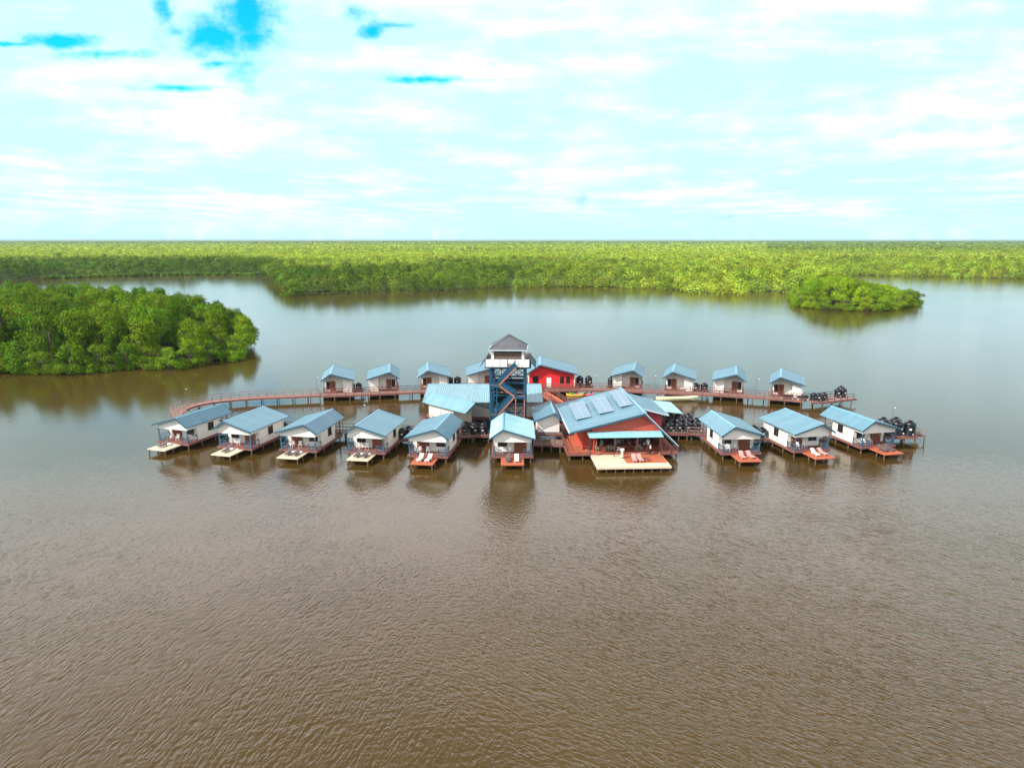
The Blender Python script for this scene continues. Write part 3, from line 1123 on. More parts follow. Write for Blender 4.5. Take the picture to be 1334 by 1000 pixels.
    bb.build('balustrade_panel', 'panel_white', root)
    # cabin: white corner posts, brown louvres
    cx, cy = 2.45, 2.4
    top = 14.75
    for sx_ in (-1, 1):
        for sy_ in (-1, 1):
            MB().box(sx_ * cx - .2, sx_ * cx + .2, sy_ * cy - .2, sy_ * cy + .2, PL + .14, top).build('corner_post', 'panel_white', root)
    lv = MB()
    for k in range(15):
        z = PL + .25 + k * .16
        lv.add([(-cx + .2, -cy - .08, z), (cx - .2, -cy - .08, z), (cx - .2, -cy + .06, z + .13), (-cx + .2, -cy + .06, z + .13)], [(0, 1, 2, 3)])
    lo = lv.build('louvre_screen', 'louver_brown', root)
    sol = lo.modifiers.new('thickness', 'SOLIDIFY')
    sol.thickness = .03
    MB().box(-cx + .2, cx - .2, cy - .05, cy + .05, PL + .14, top).build('cabin_wall', 'louver_brown', root)
    for s in (-1, 1):
        MB().box(s * cx - .05, s * cx + .05, -cy + .2, cy - .2, PL + .14, top - .5).build('cabin_wall', 'trim_dark', root)
    # hipped roof with a short ridge
    e, zr = 3.1, 16.6
    ev = 14.6
    rb = MB()
    vs = [(-e, -e, ev), (e, -e, ev), (e, e, ev), (-e, e, ev), (0, -.5, zr), (0, .9, zr), (-e, -e, ev - .1), (e, -e, ev - .1), (e, e, ev - .1), (-e, e, ev - .1)]
    rb.add(vs, [(0, 1, 4), (1, 2, 5, 4), (2, 3, 5), (3, 0, 4, 5), (0, 6, 7, 1), (1, 7, 8, 2), (2, 8, 9, 3), (3, 9, 6, 0), (6, 9, 8, 7)])
    rf = rb.build('roof', 'slate_grey', root)
    hp = MB()
    for p, q in ((0, 4), (1, 4), (2, 5), (3, 5), (4, 5)):
        a, b = Vector(vs[p]), Vector(vs[q])
        hp.bar(a + Vector((0, 0, .04)), b + Vector((0, 0, .04)), .16, .06)
    hp.build('hip_cap', 'slate_grey', rf)
    gt = MB()
    for s in (-1, 1):
        gt.box(-e - .05, e + .05, s * e - .05, s * e + .05, ev - .13, ev + .03)
        gt.box(s * e - .05, s * e + .05, -e + .05, e - .05, ev - .13, ev + .03)
    gt.build('gutter', 'fascia_pale', rf)
    root.rotation_euler.z = R(-3)
    tidy(root)
    return tag(root, 'tall teal watchtower with zigzag orange stairs, white balcony and grey hipped roof', 'tower')


make_tower()

# ------------------------------------------------------------------ restaurant
def make_restaurant():
    root = empty('restaurant', (14.5, 100.2, 0), R(3))
    # local: ridge at x = 5.1, left eave -6, right eave 10.3
    prof = (-6.0, 5.1, 10.2, 4.25, 7.0)
    xl, xa, xr, ze, zr = prof
    zlow = 2.0

    def zt(x):
        return ze + (zr - ze) * (x - xl) / (xa - xl) if x < xa else zr - (zr - zlow) * (x - xa) / (xr - xa)
    y0, y1 = 0.0, 18.2
    th = .14
    rp = [(xl, ze), (xl, ze - th), (xa, zr - th), (xr, zlow - th * 1.4), (xr, zlow), (xa, zr)]
    rf = MB().prism_y(rp, y0, y1).build('roof', 'roof_sheet', root)
    rf.color = (1.15, 1.1, 1.1, 1)
    t = MB()
    for y in (y0 - .03, y1 + .03):
        t.bar((xa, y, zr - .12), (xl, y, ze - .12), .06, .28)
        t.bar((xa, y, zr - .12), (xr, y, zlow - .16), .06, .30)
    t.build('fascia', 'fascia_blue', rf)
    g = MB()
    g.bar((xl - .08, y0 - .05, ze - .06), (xl - .08, y1 + .05, ze - .06), .18, .2)
    g.bar((xa + .06, y0 - .09, zr - .02), (xr + .06, y0 - .09, zlow - .02), .07, .12)
    g.build('gutter', 'fascia_pale', rf)
    c = MB()
    c.bar((xa, y0 - .02, zr + .04), (xa, y1 + .02, zr + .04), .5, .07)
    c.build('ridge_cap', 'ridge_metal', rf)
    DK = 1.05
    # gable wall over the awning, set back under the roof
    gw = MB()
    yw = .8
    xs = [-2.6, xa, 9.0]
    gw.prism_y([(-2.6, 3.95), (8.3, 3.95), (8.3, zt(8.3) - .2), (xa, zr - .2), (-2.6, zt(-2.6) - .2)], yw, yw + .15)
    gw.build('gable_wall', 'orange_red_wall', root)
    # side and back walls
    MB().box(-3.9, -3.75, 1.9, 17, DK, 4.6).build('side_wall', 'orange_red_wall', root)
    MB().box(-3.75, -2.3, 2.6, 2.75, DK, 4.55).build('front_wall', 'orange_red_wall', root)
    MB().box(-2.3, -2.15, .96, 2.75, DK, 4.0).build('wing_wall', 'orange_red_wall', root)
    MB().prism_y([(-3.75, DK), (8.8, DK), (8.8, zt(8.8) - .25), (xa, zr - .25), (-3.75, zt(-3.75) - .25)], 11.0, 11.15).build('back_wall', 'louver_brown', root)
    bar_ = MB().box(-1.5, 4.2, 8.5, 9.3, DK, 2.15)
    bar_.build('bar_counter', 'door_wood', root)
    for x in (-1.9, 1.0, 4.2, 7.7):
        MB().box(x - .09, x + .09, .82, .98, DK, 3.94).build('column', 'trim_wood', root)
    # sheet awning with its posts
    aw = MB().slab([(-3.3, -1.35, 3.80), (7.6, -1.35, 3.80), (7.7, .76, 4.14), (-3.4, .76, 4.14)], .05)
    for k in range(13):
        x = -3.2 + k * .89
        aw.bar((x, -1.33, 3.825), (x, .72, 4.155), .05, .05)
    aw.build('awning', 'awning_sheet', root)
    for x in (-3.1, .4, 3.9, 7.4):
        MB().bar((x, -1.1, .84), (x, -1.1, 3.77), .11).build('awning_post', 'trim_dark', root)
    # decks
    dk = MB().box(-6.3, 10.2, -.1, 17.5, DK - .22, DK).build('deck', 'deck_orange', root)
    e = MB()
    e.box(-6.36, 10.26, -.16, -.1, DK - .34, DK - .02)
    e.box(-6.36, -6.3, -.1, 17.5, DK - .34, DK - .02)
    e.box(10.2, 10.26, -.1, 17.5, DK - .34, DK - .02)
    e.build('edge_board', 'deck_edge', dk)
    pf = MB().box(-3.0, 7.6, -6.0, -.2, .70, .84).build('terrace', 'pale_planks', root)
    MB().box(1.6, 7.55, -4.3, -.25, .841, .848).build('stained_boards', 'deck_orange', pf)
    MB().box(-3.0, 7.6, -6.06, -6.0, .55, .83).build('edge_board', 'pale_planks', pf)
    for k in range(9):
        x = -2.85 + k * 10.3 / 8
        for y in (-5.8, -3.1):
            MB().tube([(x, y, -1.5), (x, y, .70)], .09, 7).build('pile', 'pile_wood', root)
    for x in (-6, -4, -2, 0, 2, 4, 6, 8, 10):
        for y in (.2, 6, 12, 17):
            MB().tube([(x, y, -1.5), (x, y, DK - .22)], .12, 7).build('pile', 'pile_wood', root)
    r = MB()
    rail_panel(r, (-6.25, 0), (-6.25, 8.5), DK, 1.0, cross=False, n=6)
    rail_panel(r, (-6.25, 0), (-3.2, 0), DK, 1.0, cross=False, n=2)
    r.build('railing', 'rail_red', root)
    r = MB()
    rail_panel(r, (7.8, 0), (10.15, 0), DK, 1.0, cross=False, n=2)
    for k in range(8):
        x = 7.9 + k * .3
        r.bar((x, 0, DK + .15), (x, 0, DK + 1.0), .04)
    r.build('railing', 'rail_red', root)
    # rear wing: roof sloping to the right over a rose red wall
    wg = MB().slab([(5.6, 10.0, 5.75), (11.4, 10.0, 4.25), (11.4, 21.5, 4.25), (5.6, 21.5, 5.75)], .13)
    wr = wg.build('wing_roof', 'roof_sheet', root)
    wr.color = (1.1, 1.05, 1.05, 1)
    wf = MB()
    wf.bar((5.6, 9.97, 5.63), (11.4, 9.97, 4.13), .06, .26)
    wf.build('fascia', 'fascia_pale', wr)
    MB().bar((11.43, 9.95, 4.14), (11.43, 21.5, 4.14), .06, .24).build('gutter', 'fascia_pale', wr)
    MB().prism_y([(7.6, DK), (10.6, DK), (10.6, 4.3), (7.6, 5.1)], 11.4, 21).build('wing_wall', 'rose_red_wall', root)
    tidy(root)
    return tag(root, 'big red restaurant with blue roof carrying solar panels and an open front terrace', 'restaurant')


REST = make_restaurant()
RM = Matrix.Translation((14.5, 100.2, 0)) @ Matrix.Rotation(R(3), 4, 'Z')


def rest(x, y, z):
    return RM @ Vector((x, y, z))


# lean-to roof beside the restaurant
def lean_to():
    root = empty('lean_to', rest(11.6, 13.6, 0), R(2))
    s = MB().slab([(.0, 0, 3.9), (3.2, -.2, 3.55), (3.3, 8.3, 3.55), (.1, 8.2, 3.9)], .06)
    s.build('roof', 'awning_sheet', root)
    for x in (.25, 3.0):
        for y in (.3, 4, 7.8):
            MB().bar((x, y, 1.1), (x, y, 3.46 if x > 1 else 3.8), .12).build('post', 'trim_wood', root)
    for x, y, sx_, sy_ in ((1.2, 2, .8, 1.2), (1.4, 5, .9, 1.6)):
        MB().box(x, x + sx_, y, y + sy_, 1.2, 2.3).build('cabinet', 'louver_brown', root)
    MB().box(0, 3.2, -.1, 8.3, .98, 1.18).build('floor', 'walk_grey', root)
    tidy(root)
    tag(root, 'open lean-to with flat pale cyan roof between the restaurant and the tank cluster', 'lean-to')


lean_to()

# solar arrays, tilted along the slope on low racks
def solar(x0, x1, y0, y1, label):
    sl = (7.0 - 4.25) / 11.1
    root = empty('solar_array', rest(x0, y0, 4.25 + (x0 + 6) * sl))
    ang = math.atan(sl) * .8
    root.rotation_euler = (R(4.5), -ang, R(3))
    w_, d_ = x1 - x0, y1 - y0
    nx, ny = 2, 5
    for i in range(nx):
        for j in range(ny):
            a, b = w_ * i / nx + .02, w_ * (i + 1) / nx - .02
            c, d = d_ * j / ny + .02, d_ * (j + 1) / ny - .02
            p = MB().box(a, b, c, d, .26, .30).build('panel', 'solar_glass', root)
            f = MB()
            f.box(a - .015, a + .03, c, d, .25, .315)
            f.box(b - .03, b + .015, c, d, .25, .315)
            f.box(a + .03, b - .03, c - .012, c + .03, .25, .315)
            f.box(a + .03, b - .03, d - .03, d + .012, .25, .315)
            f.build('frame', 'solar_frame', p)
    rk = MB()
    for x in (.2, w_ - .2):
        rk.bar((x, .1, .22), (x, d_ - .1, .22), .06)
        for y in (.2, d_ / 2, d_ - .2):
            rk.bar((x, y, -.15 - y * .07), (x, y, .22), .06)
    rk.build('rack', 'pole_metal', root)
    tidy(root)
    tag(root, label, 'solar array', 'solar arrays on the restaurant roof')


solar(-4.3, -1.9, 5.0, 13.2, 'solar array nearest the low left eave of the restaurant roof')
solar(-.8, 1.6, 5.0, 13.4, 'middle solar array of the three on the restaurant roof')
solar(2.6, 4.6, 5.8, 14.2, 'solar array nearest the ridge of the restaurant roof')

# ------------------------------------------------------------------ water tanks
def make_tank():
    root = empty('water_tank')
    prof = [(.0, .0), (.66, .0), (.68, .06)]
    z = .06
    for k in range(5):
        prof += [(.68, z + .05), (.645, z + .09), (.645, z + .13), (.68, z + .17)]
        z += .19
    prof += [(.68, 1.06), (.66, 1.14), (.55, 1.25), (.38, 1.32), (.24, 1.35)]
    MB().lathe(prof[1:], 20).build('body', 'black_plastic', root)
    MB().lathe([(.25, 1.34), (.25, 1.42), (.2, 1.45), (.05, 1.46)], 14).build('lid', 'black_plastic', root)
    MB().tube([(.30, -.62, .2), (.34, -.80, .2)], .05, 8).build('outlet', 'white_plastic', root)
    MB().box(-.12, .14, -.69, -.655, .58, .74).build('sticker', 'white_plastic', root)
    return root


tank0 = make_tank()
tank_n = 0


def tank(x, y, z, label, group, s=1.0, rz=0.0, sz=None):
    global tank_n
    o = tank0 if tank_n == 0 else copy_tree(tank0)
    tank_n += 1
    o.location = (x, y, z)
    o.scale = (s, s, sz or s)
    o.rotation_euler.z = rz + random.uniform(-.5, .5)
    return tag(o, label, 'water tank', group)


def tank_base(x0, x1, y0, y1, z, label, rail_m='rail_dark', front_rail=False, rz=0.0):
    cx, cy = (x0 + x1) / 2, (y0 + y1) / 2
    root = empty('tank_platform', (cx, cy, 0), rz)
    a, b, c, d = x0 - cx, x1 - cx, y0 - cy, y1 - cy
    MB().box(a, b, c, d, z - .2, z).build('deck', 'walk_grey', root)
    e = MB()
    e.box(a - .06, b + .06, c - .08, c, z - .42, z + .02)
    e.box(a - .08, a, c, d, z - .42, z + .02)
    e.box(b, b + .08, c, d, z - .42, z + .02)
    e.build('edge_beam', 'deck_edge', root)
    nx, ny = max(2, int((b - a) / 1.8) + 1), max(2, int((d - c) / 2.4) + 1)
    for i in range(nx):
        for j in range(ny):
            MB().tube([(a + .2 + (b - a - .4) * i / (nx - 1), c + .2 + (d - c - .4) * j / (ny - 1), -1.5), (a + .2 + (b - a - .4) * i / (nx - 1), c + .2 + (d - c - .4) * j / (ny - 1), z - .2)], .1, 7).build('pile', 'pile_wood', root)
    if front_rail:
        r = MB()
        rail_panel(r, (a, c + .05), (b, c + .05), z, 1.0, cross=False, n=max(2, int((b - a) / 1.6)))
        r.build('railing', rail_m, root)
    tidy(root)
    return tag(root, label, 'platform')


g_ = 'black water tanks'


def lid_pair(px, py, label_a, label_b, base_label, dx=1.5, z=1.25, s=1.0, sz=None, rz=0.0):
    x, y, _ = at(px, py, z)
    c_, s__ = math.cos(rz), math.sin(rz)
    h = dx / 2
    tank_base(x - h - .85, x + h + .85, y - .95, y + .95, z, base_label, rz=rz)
    tank(x - h * c_, y - h * s__, z, label_a, g_, s, sz=sz)
    tank(x + h * c_, y + h * s__, z, label_b, g_, s, sz=sz)


lid_pair(463, 507, 'black water tank, left of the pair beside the leftmost rear bungalow', 'black water tank, right of the pair beside the leftmost rear bungalow', 'small tank deck beside the leftmost rear bungalow')
lid_pair(591, 500.3, 'black water tank, left one above the roof of the long cyan hall', 'black water tank, right one above the roof of the long cyan hall', 'small tank deck behind the long cyan hall', sz=1.2, s=1.15, dx=1.75)
lid_pair(761, 502, 'tall black water tank standing nearest the right wall of the red house', 'tall black water tank, outer one of the two right of the red house', 'tank deck right of the bright red house', dx=1.9, s=1.15, sz=1.5)
lid_pair(912, 508.5, 'black water tank, left of the pair right of the bungalow behind the boat', 'black water tank, right of the pair right of the bungalow behind the boat', 'tank deck right of the bungalow behind the cream boat', s=1.12, dx=1.7)
x, y, z = at(796, 503.5, 1.25)
tank_base(x - .95, x + .95, y - .9, y + .9, 1.25, 'small tank deck left of the first bungalow beyond the red house')
tank(x, y, 1.25, 'single tall black water tank left of the first bungalow beyond the red house', g_, 1.1, sz=1.5)
# end of the rear pier
for i, (px, py, nm) in enumerate(((1060, 521, 'left'), (1066.5, 521.6, 'middle'), (1073, 520.6, 'right'))):
    x, y, z = at(px, py, 1.23)
    tank(x, y, 1.23, f'black water tank, {nm} one of three on the near part of the rear pier', g_, 1.0, sz=1.05)
for i, (px, py, nm) in enumerate(((1091, 516.4, 'front left'), (1098, 516.2, 'front right'), (1095, 513.5, 'back'))):
    x, y, z = at(px, py, 1.23)
    tank(x, y, 1.23, f'black water tank, {nm} one of three at the tip of the rear pier', g_, 1.0, sz=1.25)

# between the front bungalows
def cluster(pts, z, place, front_rail=False, pad=.85, s=1.0, sz=None, base=True, rz=0):
    if base:
        tank_base(min(p[0] for p in pts) - pad, max(p[0] for p in pts) + pad, min(p[1] for p in pts) - pad, max(p[1] for p in pts) + pad, z, 'plank tank deck ' + place, front_rail=front_rail)
    names = {1: ['single'], 2: ['left', 'right'], 3: ['left', 'right', 'back'], 4: ['front left', 'front right', 'back left', 'back right'],
             5: ['front left', 'front middle', 'front right', 'back left', 'back right']}
    for i, (x, y) in enumerate(pts):
        nm = names[len(pts)][i] if len(pts) in names else ''
        tank(x, y, z, f'black water tank, {nm} one of the group {place}', g_, s, sz=sz)


cluster([(-37.2, 111.6), (-35.6, 111.4)], 1.25, 'between the second and third front bungalows', s=1.05)
cluster([(-17.4, 108.0), (-15.8, 107.9), (-16.6, 109.4)], 1.2, 'between the fourth and fifth front bungalows', s=1.1)
cluster([(38.2, 108.2), (39.8, 108.4), (39.0, 109.8)], 1.2, 'between the two bungalows right of the restaurant', s=1.1)
cluster([(60.0, 109.4), (61.9, 109.6), (63.8, 109.3), (60.6, 111.4), (62.7, 111.5)], 1.25, 'behind the far right front bungalow', s=1.32, sz=1.7)

# big cluster right of the restaurant, on its own railed deck: three rows, the rear ones raised
tank_base(24.9, 31.6, 110.6, 117.6, 1.2, 'large railed tank deck between the restaurant and the first bungalow right of it', front_rail=True)
for row, (y, z, xs) in enumerate(((112.2, 1.2, (25.9, 27.4, 28.9, 30.4)), (114.0, 1.2, (26.3, 27.8, 29.3, 30.8)), (115.9, 1.2, (26.8, 28.3, 29.9)))):
    for i, x in enumerate(xs):
        order = ('leftmost', 'second', 'third', 'rightmost')[i] if len(xs) == 4 else ('left', 'middle', 'right')[i]
        tank(x, y, z, f'black water tank, {order} in the {("front", "middle", "back")[row]} row of the big group beside the restaurant', g_, 1.08, sz=1.0 + .22 * row)
# shaded cluster left of the tower foot
tank_base(-8.6, -3.6, 109.4, 113.4, 1.2, 'shaded tank deck under the right end of the annex roof')
for row, y in enumerate((110.4, 112.3)):
    for i, x in enumerate((-7.6, -6.1, -4.6)):
        tank(x, y, 1.2, f'black water tank in shade under the annex eave, {("left", "middle", "right")[i]} of the {("front", "back")[row]} row', g_, 1.05)
# ------------------------------------------------------------------ loungers, chairs, tables
def make_lounger(mat):
    root = empty('sun_lounger')
    f = MB()
    for x in (-.28, .28):
        f.bar((x, -.95, .28), (x, .35, .28), .06)
    f.bar((-.28, -.95, .28), (.28, -.95, .28), .06)
    f.bar((-.28, .3, .28), (.28, .3, .28), .06)
    f.build('frame', mat, root)
    for x in (-.27, .27):
        for y in (-.8, .3):
            MB().bar((x, y, 0), (x, y, .26), .06).build('leg', mat, root)
    MB().box(-.30, .30, -.97, .25, .31, .39).build('seat', mat, root)
    b = MB()
    b.bar((0, .27, .36), (0, .88, .78), .60, .08, up=(0, -.6, .8))
    b.build('backrest', mat, root)
    return root


lounger = {k: make_lounger(m) for k, m in (('white', 'white_plastic'), ('dark', 'grey_fabric'), ('pink', 'pink_fabric'))}
used = set()


def put_lounger(kind, x, y, z, rz, label, group):
    o = copy_tree(lounger[kind]) if kind in used else lounger[kind]
    used.add(kind)
    o.location = (x, y, z)
    o.rotation_euler.z = rz
    return tag(o, label, 'sun lounger', group)


def local(o, x, y):
    v = Matrix.Rotation(o.rotation_euler.z, 2) @ Vector((x, y))
    return o.location.x + v.x, o.location.y + v.y


WHO = ['far left front bungalow', 'second front bungalow', 'third front bungalow', 'fourth front bungalow', 'front bungalow left of the light cyan one', 'light cyan roofed bungalow',
       'first bungalow right of the restaurant', 'second bungalow right of the restaurant', 'far right front bungalow']
KIND = [('dark',), ('dark',), ('dark', 'dark'), ('dark', 'dark'), ('white', 'white'), ('dark', 'white'), ('pink', 'pink'), ('white', 'pink'), ('dark', 'dark')]
for i, o in enumerate(front_roots):
    ks = KIND[i]
    for j, k in enumerate(ks):
        x = (-.62 if j == 0 else .62) if len(ks) == 2 else -.2
        lx, ly = local(o, x, -6.3)
        nm = ('left ' if j == 0 else 'right ') if len(ks) == 2 else 'single '
        put_lounger(k, lx, ly, .862, o.rotation_euler.z + random.uniform(-.12, .12),
                    f'{nm}{ {"dark": "dark grey", "white": "white", "pink": "pale pink"}[k]} sun lounger on the {WHO[i]} dock', 'sun loungers on the bungalow docks')


def make_chair(mat):
    root = empty('chair')
    MB().box(-.25, .25, -.25, .25, .42, .47).build('seat', mat, root)
    MB().box(-.25, .25, .22, .27, .47, .95).build('backrest', mat, root)
    for x in (-.22, .22):
        for y in (-.22, .22):
            MB().bar((x, y, 0), (x, y, .42), .05).build('leg', mat, root)
        MB().box(x - .03, x + .03, -.24, .22, .64, .68).build('armrest', mat, root)
    return root


chairs = {k: make_chair(k) for k in ('white_plastic', 'table_grey', 'door_wood')}
cused = set()


def put_chair(k, x, y, z, rz, label, group):
    o = copy_tree(chairs[k]) if k in cused else chairs[k]
    cused.add(k)
    o.location = (x, y, z)
    o.rotation_euler.z = rz
    return tag(o, label, 'chair', group)


for i, o in enumerate(front_roots):
    for j, x in enumerate((-1.55, -.3)):
        lx, ly = local(o, x, -3.3)
        put_chair('white_plastic', lx, ly, DZ + .002, o.rotation_euler.z + (.3 if j else -.3), f'{"right" if j else "left"} white porch chair of the {WHO[i]}', 'white porch chairs')


def make_table():
    root = empty('dining_table')
    MB().box(-.45, .45, -.45, .45, .71, .75).build('table_top', 'door_wood', root)
    for x in (-.38, .38):
        for y in (-.38, .38):
            MB().bar((x, y, 0), (x, y, .71), .06).build('leg', 'door_wood', root)
    return root


tb0 = make_table()
TP = [(-1.0, 1.0), (1.3, .9), (3.4, 1.1), (5.6, .9), (-.6, 4.6), (2.0, 4.8), (4.6, 4.4), (6.6, 4.6)]
for i, (x, y) in enumerate(TP):
    o = tb0 if i == 0 else copy_tree(tb0)
    p = rest(x, y, 1.053)
    o.location = p
    o.rotation_euler.z = R(3)
    row = 'front' if i < 4 else 'inner'
    nm = ('leftmost', 'second from left', 'third from left', 'rightmost')[i % 4]
    tag(o, f'wooden dining table under the restaurant awning, {nm} in the {row} row', 'table', 'dining tables of the restaurant')
    for j, (dx, dy, a) in enumerate(((-.75, 0, math.pi / 2), (.75, 0, -math.pi / 2), (0, -.75, math.pi), (0, .75, 0))):
        if (i + j) % 5 == 4:
            continue
        q = rest(x + dx, y + dy, 1.053)
        k = ('table_grey', 'table_grey', 'door_wood')[(i + j) % 3]
        put_chair(k, q.x, q.y, q.z, a + R(3) + random.uniform(-.25, .25), f'{"grey" if k == "table_grey" else "brown wooden"} chair at the {("left", "right", "terrace", "bar")[j]} side of the {nm} {row} restaurant table', 'restaurant chairs')

# lounge set on the stained boards of the terrace
for i, x in enumerate((2.9, 3.75)):
    p = rest(x, -3.2, .851)
    put_lounger('pink', p.x, p.y, p.z, R(3) + (.08 if i else -.06), f'{"right" if i else "left"} pale pink lounger of the pair on the stained boards of the restaurant terrace', 'terrace loungers')
p = rest(4.7, -3.5, .851)
o = copy_tree(tb0)
o.location = p
o.scale = (.7, .7, .55)
tag(o, 'low wooden side table beside the pale pink loungers on the restaurant terrace', 'table', 'terrace side table')


# low dark benches by the last rear bungalow
def bench(px, py, z, label, rz, ln):
    x, y, _ = at(px, py, z)
    root = empty('bench', (x, y, z), rz)
    MB().box(-ln / 2, ln / 2, -.25, .25, .40, .48).build('seat', 'cloth_black', root)
    MB().box(-ln / 2, ln / 2, .22, .28, .48, .95).build('backrest', 'cloth_black', root)
    for s in (-.85, .85):
        MB().box(s * ln / 2 - .06, s * ln / 2 + .06, -.22, .24, 0, .40).build('leg', 'white_plastic', root)
    tag(root, label, 'bench', 'dark benches on the rear boardwalk')


bench(1025.5, 519.5, 1.23, 'long dark bench directly in front of the rightmost rear bungalow', R(-12), 2.3)
bench(1046, 521.2, 1.23, 'long dark bench between the rightmost rear bungalow and the pier tanks', R(-6), 2.1)

# ------------------------------------------------------------------ boats
def boat_hull(ln, wd, dp, n=15):
    m = MB()
    sec = []
    for i in range(n):
        t = i / (n - 1)
        y = (t - .5) * ln
        wf = (1 - abs(2 * t - 1) ** 2.6) ** .7 if 0 < t < 1 else 0.0
        wq = max(.02, wd / 2 * wf) if t > .5 else max(wd * .30, wd / 2 * wf)
        sheer = dp + .28 * abs(2 * t - 1) ** 2.5
        keel = .22 * abs(2 * t - 1) ** 3
        sec.append([(-wq, y, sheer), (-wq * .88, y, sheer * .45 + keel * .5), (-wq * .45, y, -.12 + keel), (0, y, -.18 + keel), (wq * .45, y, -.12 + keel), (wq * .88, y, sheer * .45 + keel * .5), (wq, y, sheer)])
    vs = [p for s in sec for p in s]
    k = 7
    fs = []
    for i in range(n - 1):
        for j in range(k - 1):
            a = i * k + j
            fs.append((a, a + 1, a + k + 1, a + k))
    fs.append(tuple(range(k)))
    m.add(vs, fs, True)
    return m, sec


def make_boat(x, y, rz):
    root = empty('boat', (x, y, .12), rz)
    m, sec = boat_hull(8.6, 1.7, .55)
    h = m.build('hull', 'boat_cream', root)
    so_ = h.modifiers.new('thickness', 'SOLIDIFY')
    so_.thickness = .06
    f = MB()
    for y_ in (-2.6, -1.2, .3, 1.7):
        f.box(-.72, .72, y_ - .14, y_ + .14, .30, .35)
        f.build('thwart', 'boat_inside', root)
        f = MB()
    fl = MB()
    fl.add([(-.62, -3.6, .1), (.62, -3.6, .1), (.62, 2.6, .1), (-.62, 2.6, .1)], [(0, 1, 2, 3)])
    fl.build('floor', 'boat_inside', root)
    r = MB()
    for s in (0, 6):
        r.tube([Vector(q[s]) + Vector((0, 0, .02)) for q in sec], .045, 6)
    r.build('gunwale', 'boat_cream', root)
    for ch in root.children:
        if ch.name.startswith('hull'):
            fix_normals(ch)
    tag(root, 'long narrow cream open boat moored in front of the rear boardwalk', 'boat')


make_boat(33.4, 139.2, R(90 + 4))


def kayak(x, y, z, rz, mat, label):
    m, sec = boat_hull(3.4, .75, .26, 13)
    n, k = 13, 7
    o = len(m.v)
    # decked over: a crowned deck with a cockpit
    for s in sec:
        m.v.append((0, s[0][1], s[0][2] + .08))
    for i in range(n - 1):
        if i in (5, 6):
            continue
        m.f += [(i * k, o + i, o + i + 1, (i + 1) * k), (o + i, i * k + 6, (i + 1) * k + 6, o + i + 1)]
        m.sm += [True, True]
    root = empty('kayak', (x, y, z + .19), rz)
    hl = m.build('hull', mat, root)
    fix_normals(hl)
    MB().box(-.2, .2, -.3, .28, .02, .10).build('seat', 'cloth_black', root)
    tag(root, label, 'kayak', 'kayaks behind the restaurant')


x, y, z = at(756, 516.5, .95)
tank_base(x - 2.6, x + 2.6, y - 1.4, y + 1.6, .95, 'low plank landing holding kayaks between the red house and restaurant')
kayak(x - 1.2, y - .5, .95, R(80), 'kayak_yellow', 'bright yellow kayak on the low landing behind the restaurant roof')
kayak(x + .9, y - .1, .95, R(86), 'kayak_pink', 'pink kayak on the low landing behind the restaurant roof')
kayak(x - .6, y + .8, .95, R(95), 'kayak_green', 'green kayak at the back of the low landing behind the restaurant')

# ------------------------------------------------------------------ lamp posts
def make_lamp():
    root = empty('lamp_post')
    MB().tube([(0, 0, 0), (0, 0, .25), (0, 0, 3.4)], [.07, .045, .035], 8).build('pole', 'pole_metal', root)
    MB().tube([(0, 0, 3.3), (0, -.18, 3.42), (0, -.42, 3.44)], .025, 6).build('arm', 'pole_metal', root)
    MB().box(-.09, .09, -.62, -.36, 3.38, 3.46).build('lamp_head', 'lamp_white', root)
    return root


lamp0 = make_lamp()
LP = [((243.5, 529), 'thin lamp post on the curved left end of the boardwalk'),
      ((413, 512.5), 'thin lamp post left of the leftmost rear bungalow'),
      ((545, 511), 'thin lamp post between the second and third rear bungalows'),
      ((776, 509), 'thin lamp post right of the tall tanks by the red house'),
      ((852, 510), 'thin lamp post between the two rear bungalows behind the boat'),
      ((984, 515), 'thin lamp post between the last two rear bungalows'),
      ((478, 552), 'thin lamp post behind the fourth front bungalow'),
      ((1161, 556), 'thin lamp post among the tanks at the far right front bungalow')]
for i, ((px, py), lab) in enumerate(LP):
    o = lamp0 if i == 0 else copy_tree(lamp0)
    x, y, z = at(px, py, 1.2)
    o.location = (x, y, 1.18)
    o.rotation_euler.z = random.uniform(-1, 1)
    tag(o, lab, 'lamp post', 'lamp posts along the boardwalks')

# ------------------------------------------------------------------ people
def skin_mesh(name, nodes, edges, mat, parent, sub=2):
    """nodes: name -> (x, y, z, radius); one continuous skinned surface"""
    keys = list(nodes)
    me = bpy.data.meshes.new(name)
    me.from_pydata([nodes[k][:3] for k in keys], [(keys.index(a), keys.index(b)) for a, b in edges], [])
    o = bpy.data.objects.new(name, me)
    COL.objects.link(o)
    md = o.modifiers.new('skin', 'SKIN')
    if not me.skin_vertices:
        pass
    md.use_smooth_shade = True
    ss = o.modifiers.new('sub', 'SUBSURF')
    ss.levels = ss.render_levels = sub
    sv = me.skin_vertices[0].data if me.skin_vertices else None
    if sv is None:
        import bmesh
        bm = bmesh.new()
        bm.from_mesh(me)
        bm.verts.layers.skin.verify()
        bm.to_mesh(me)
        bm.free()
        sv = me.skin_vertices[0].data
    for i, k in enumerate(keys):
        r = nodes[k][3]
        sv[i].radius = (r, r)
        sv[i].use_root = (i == 0)
    me.materials.append(MATS[mat])
    o.parent = parent
    return o


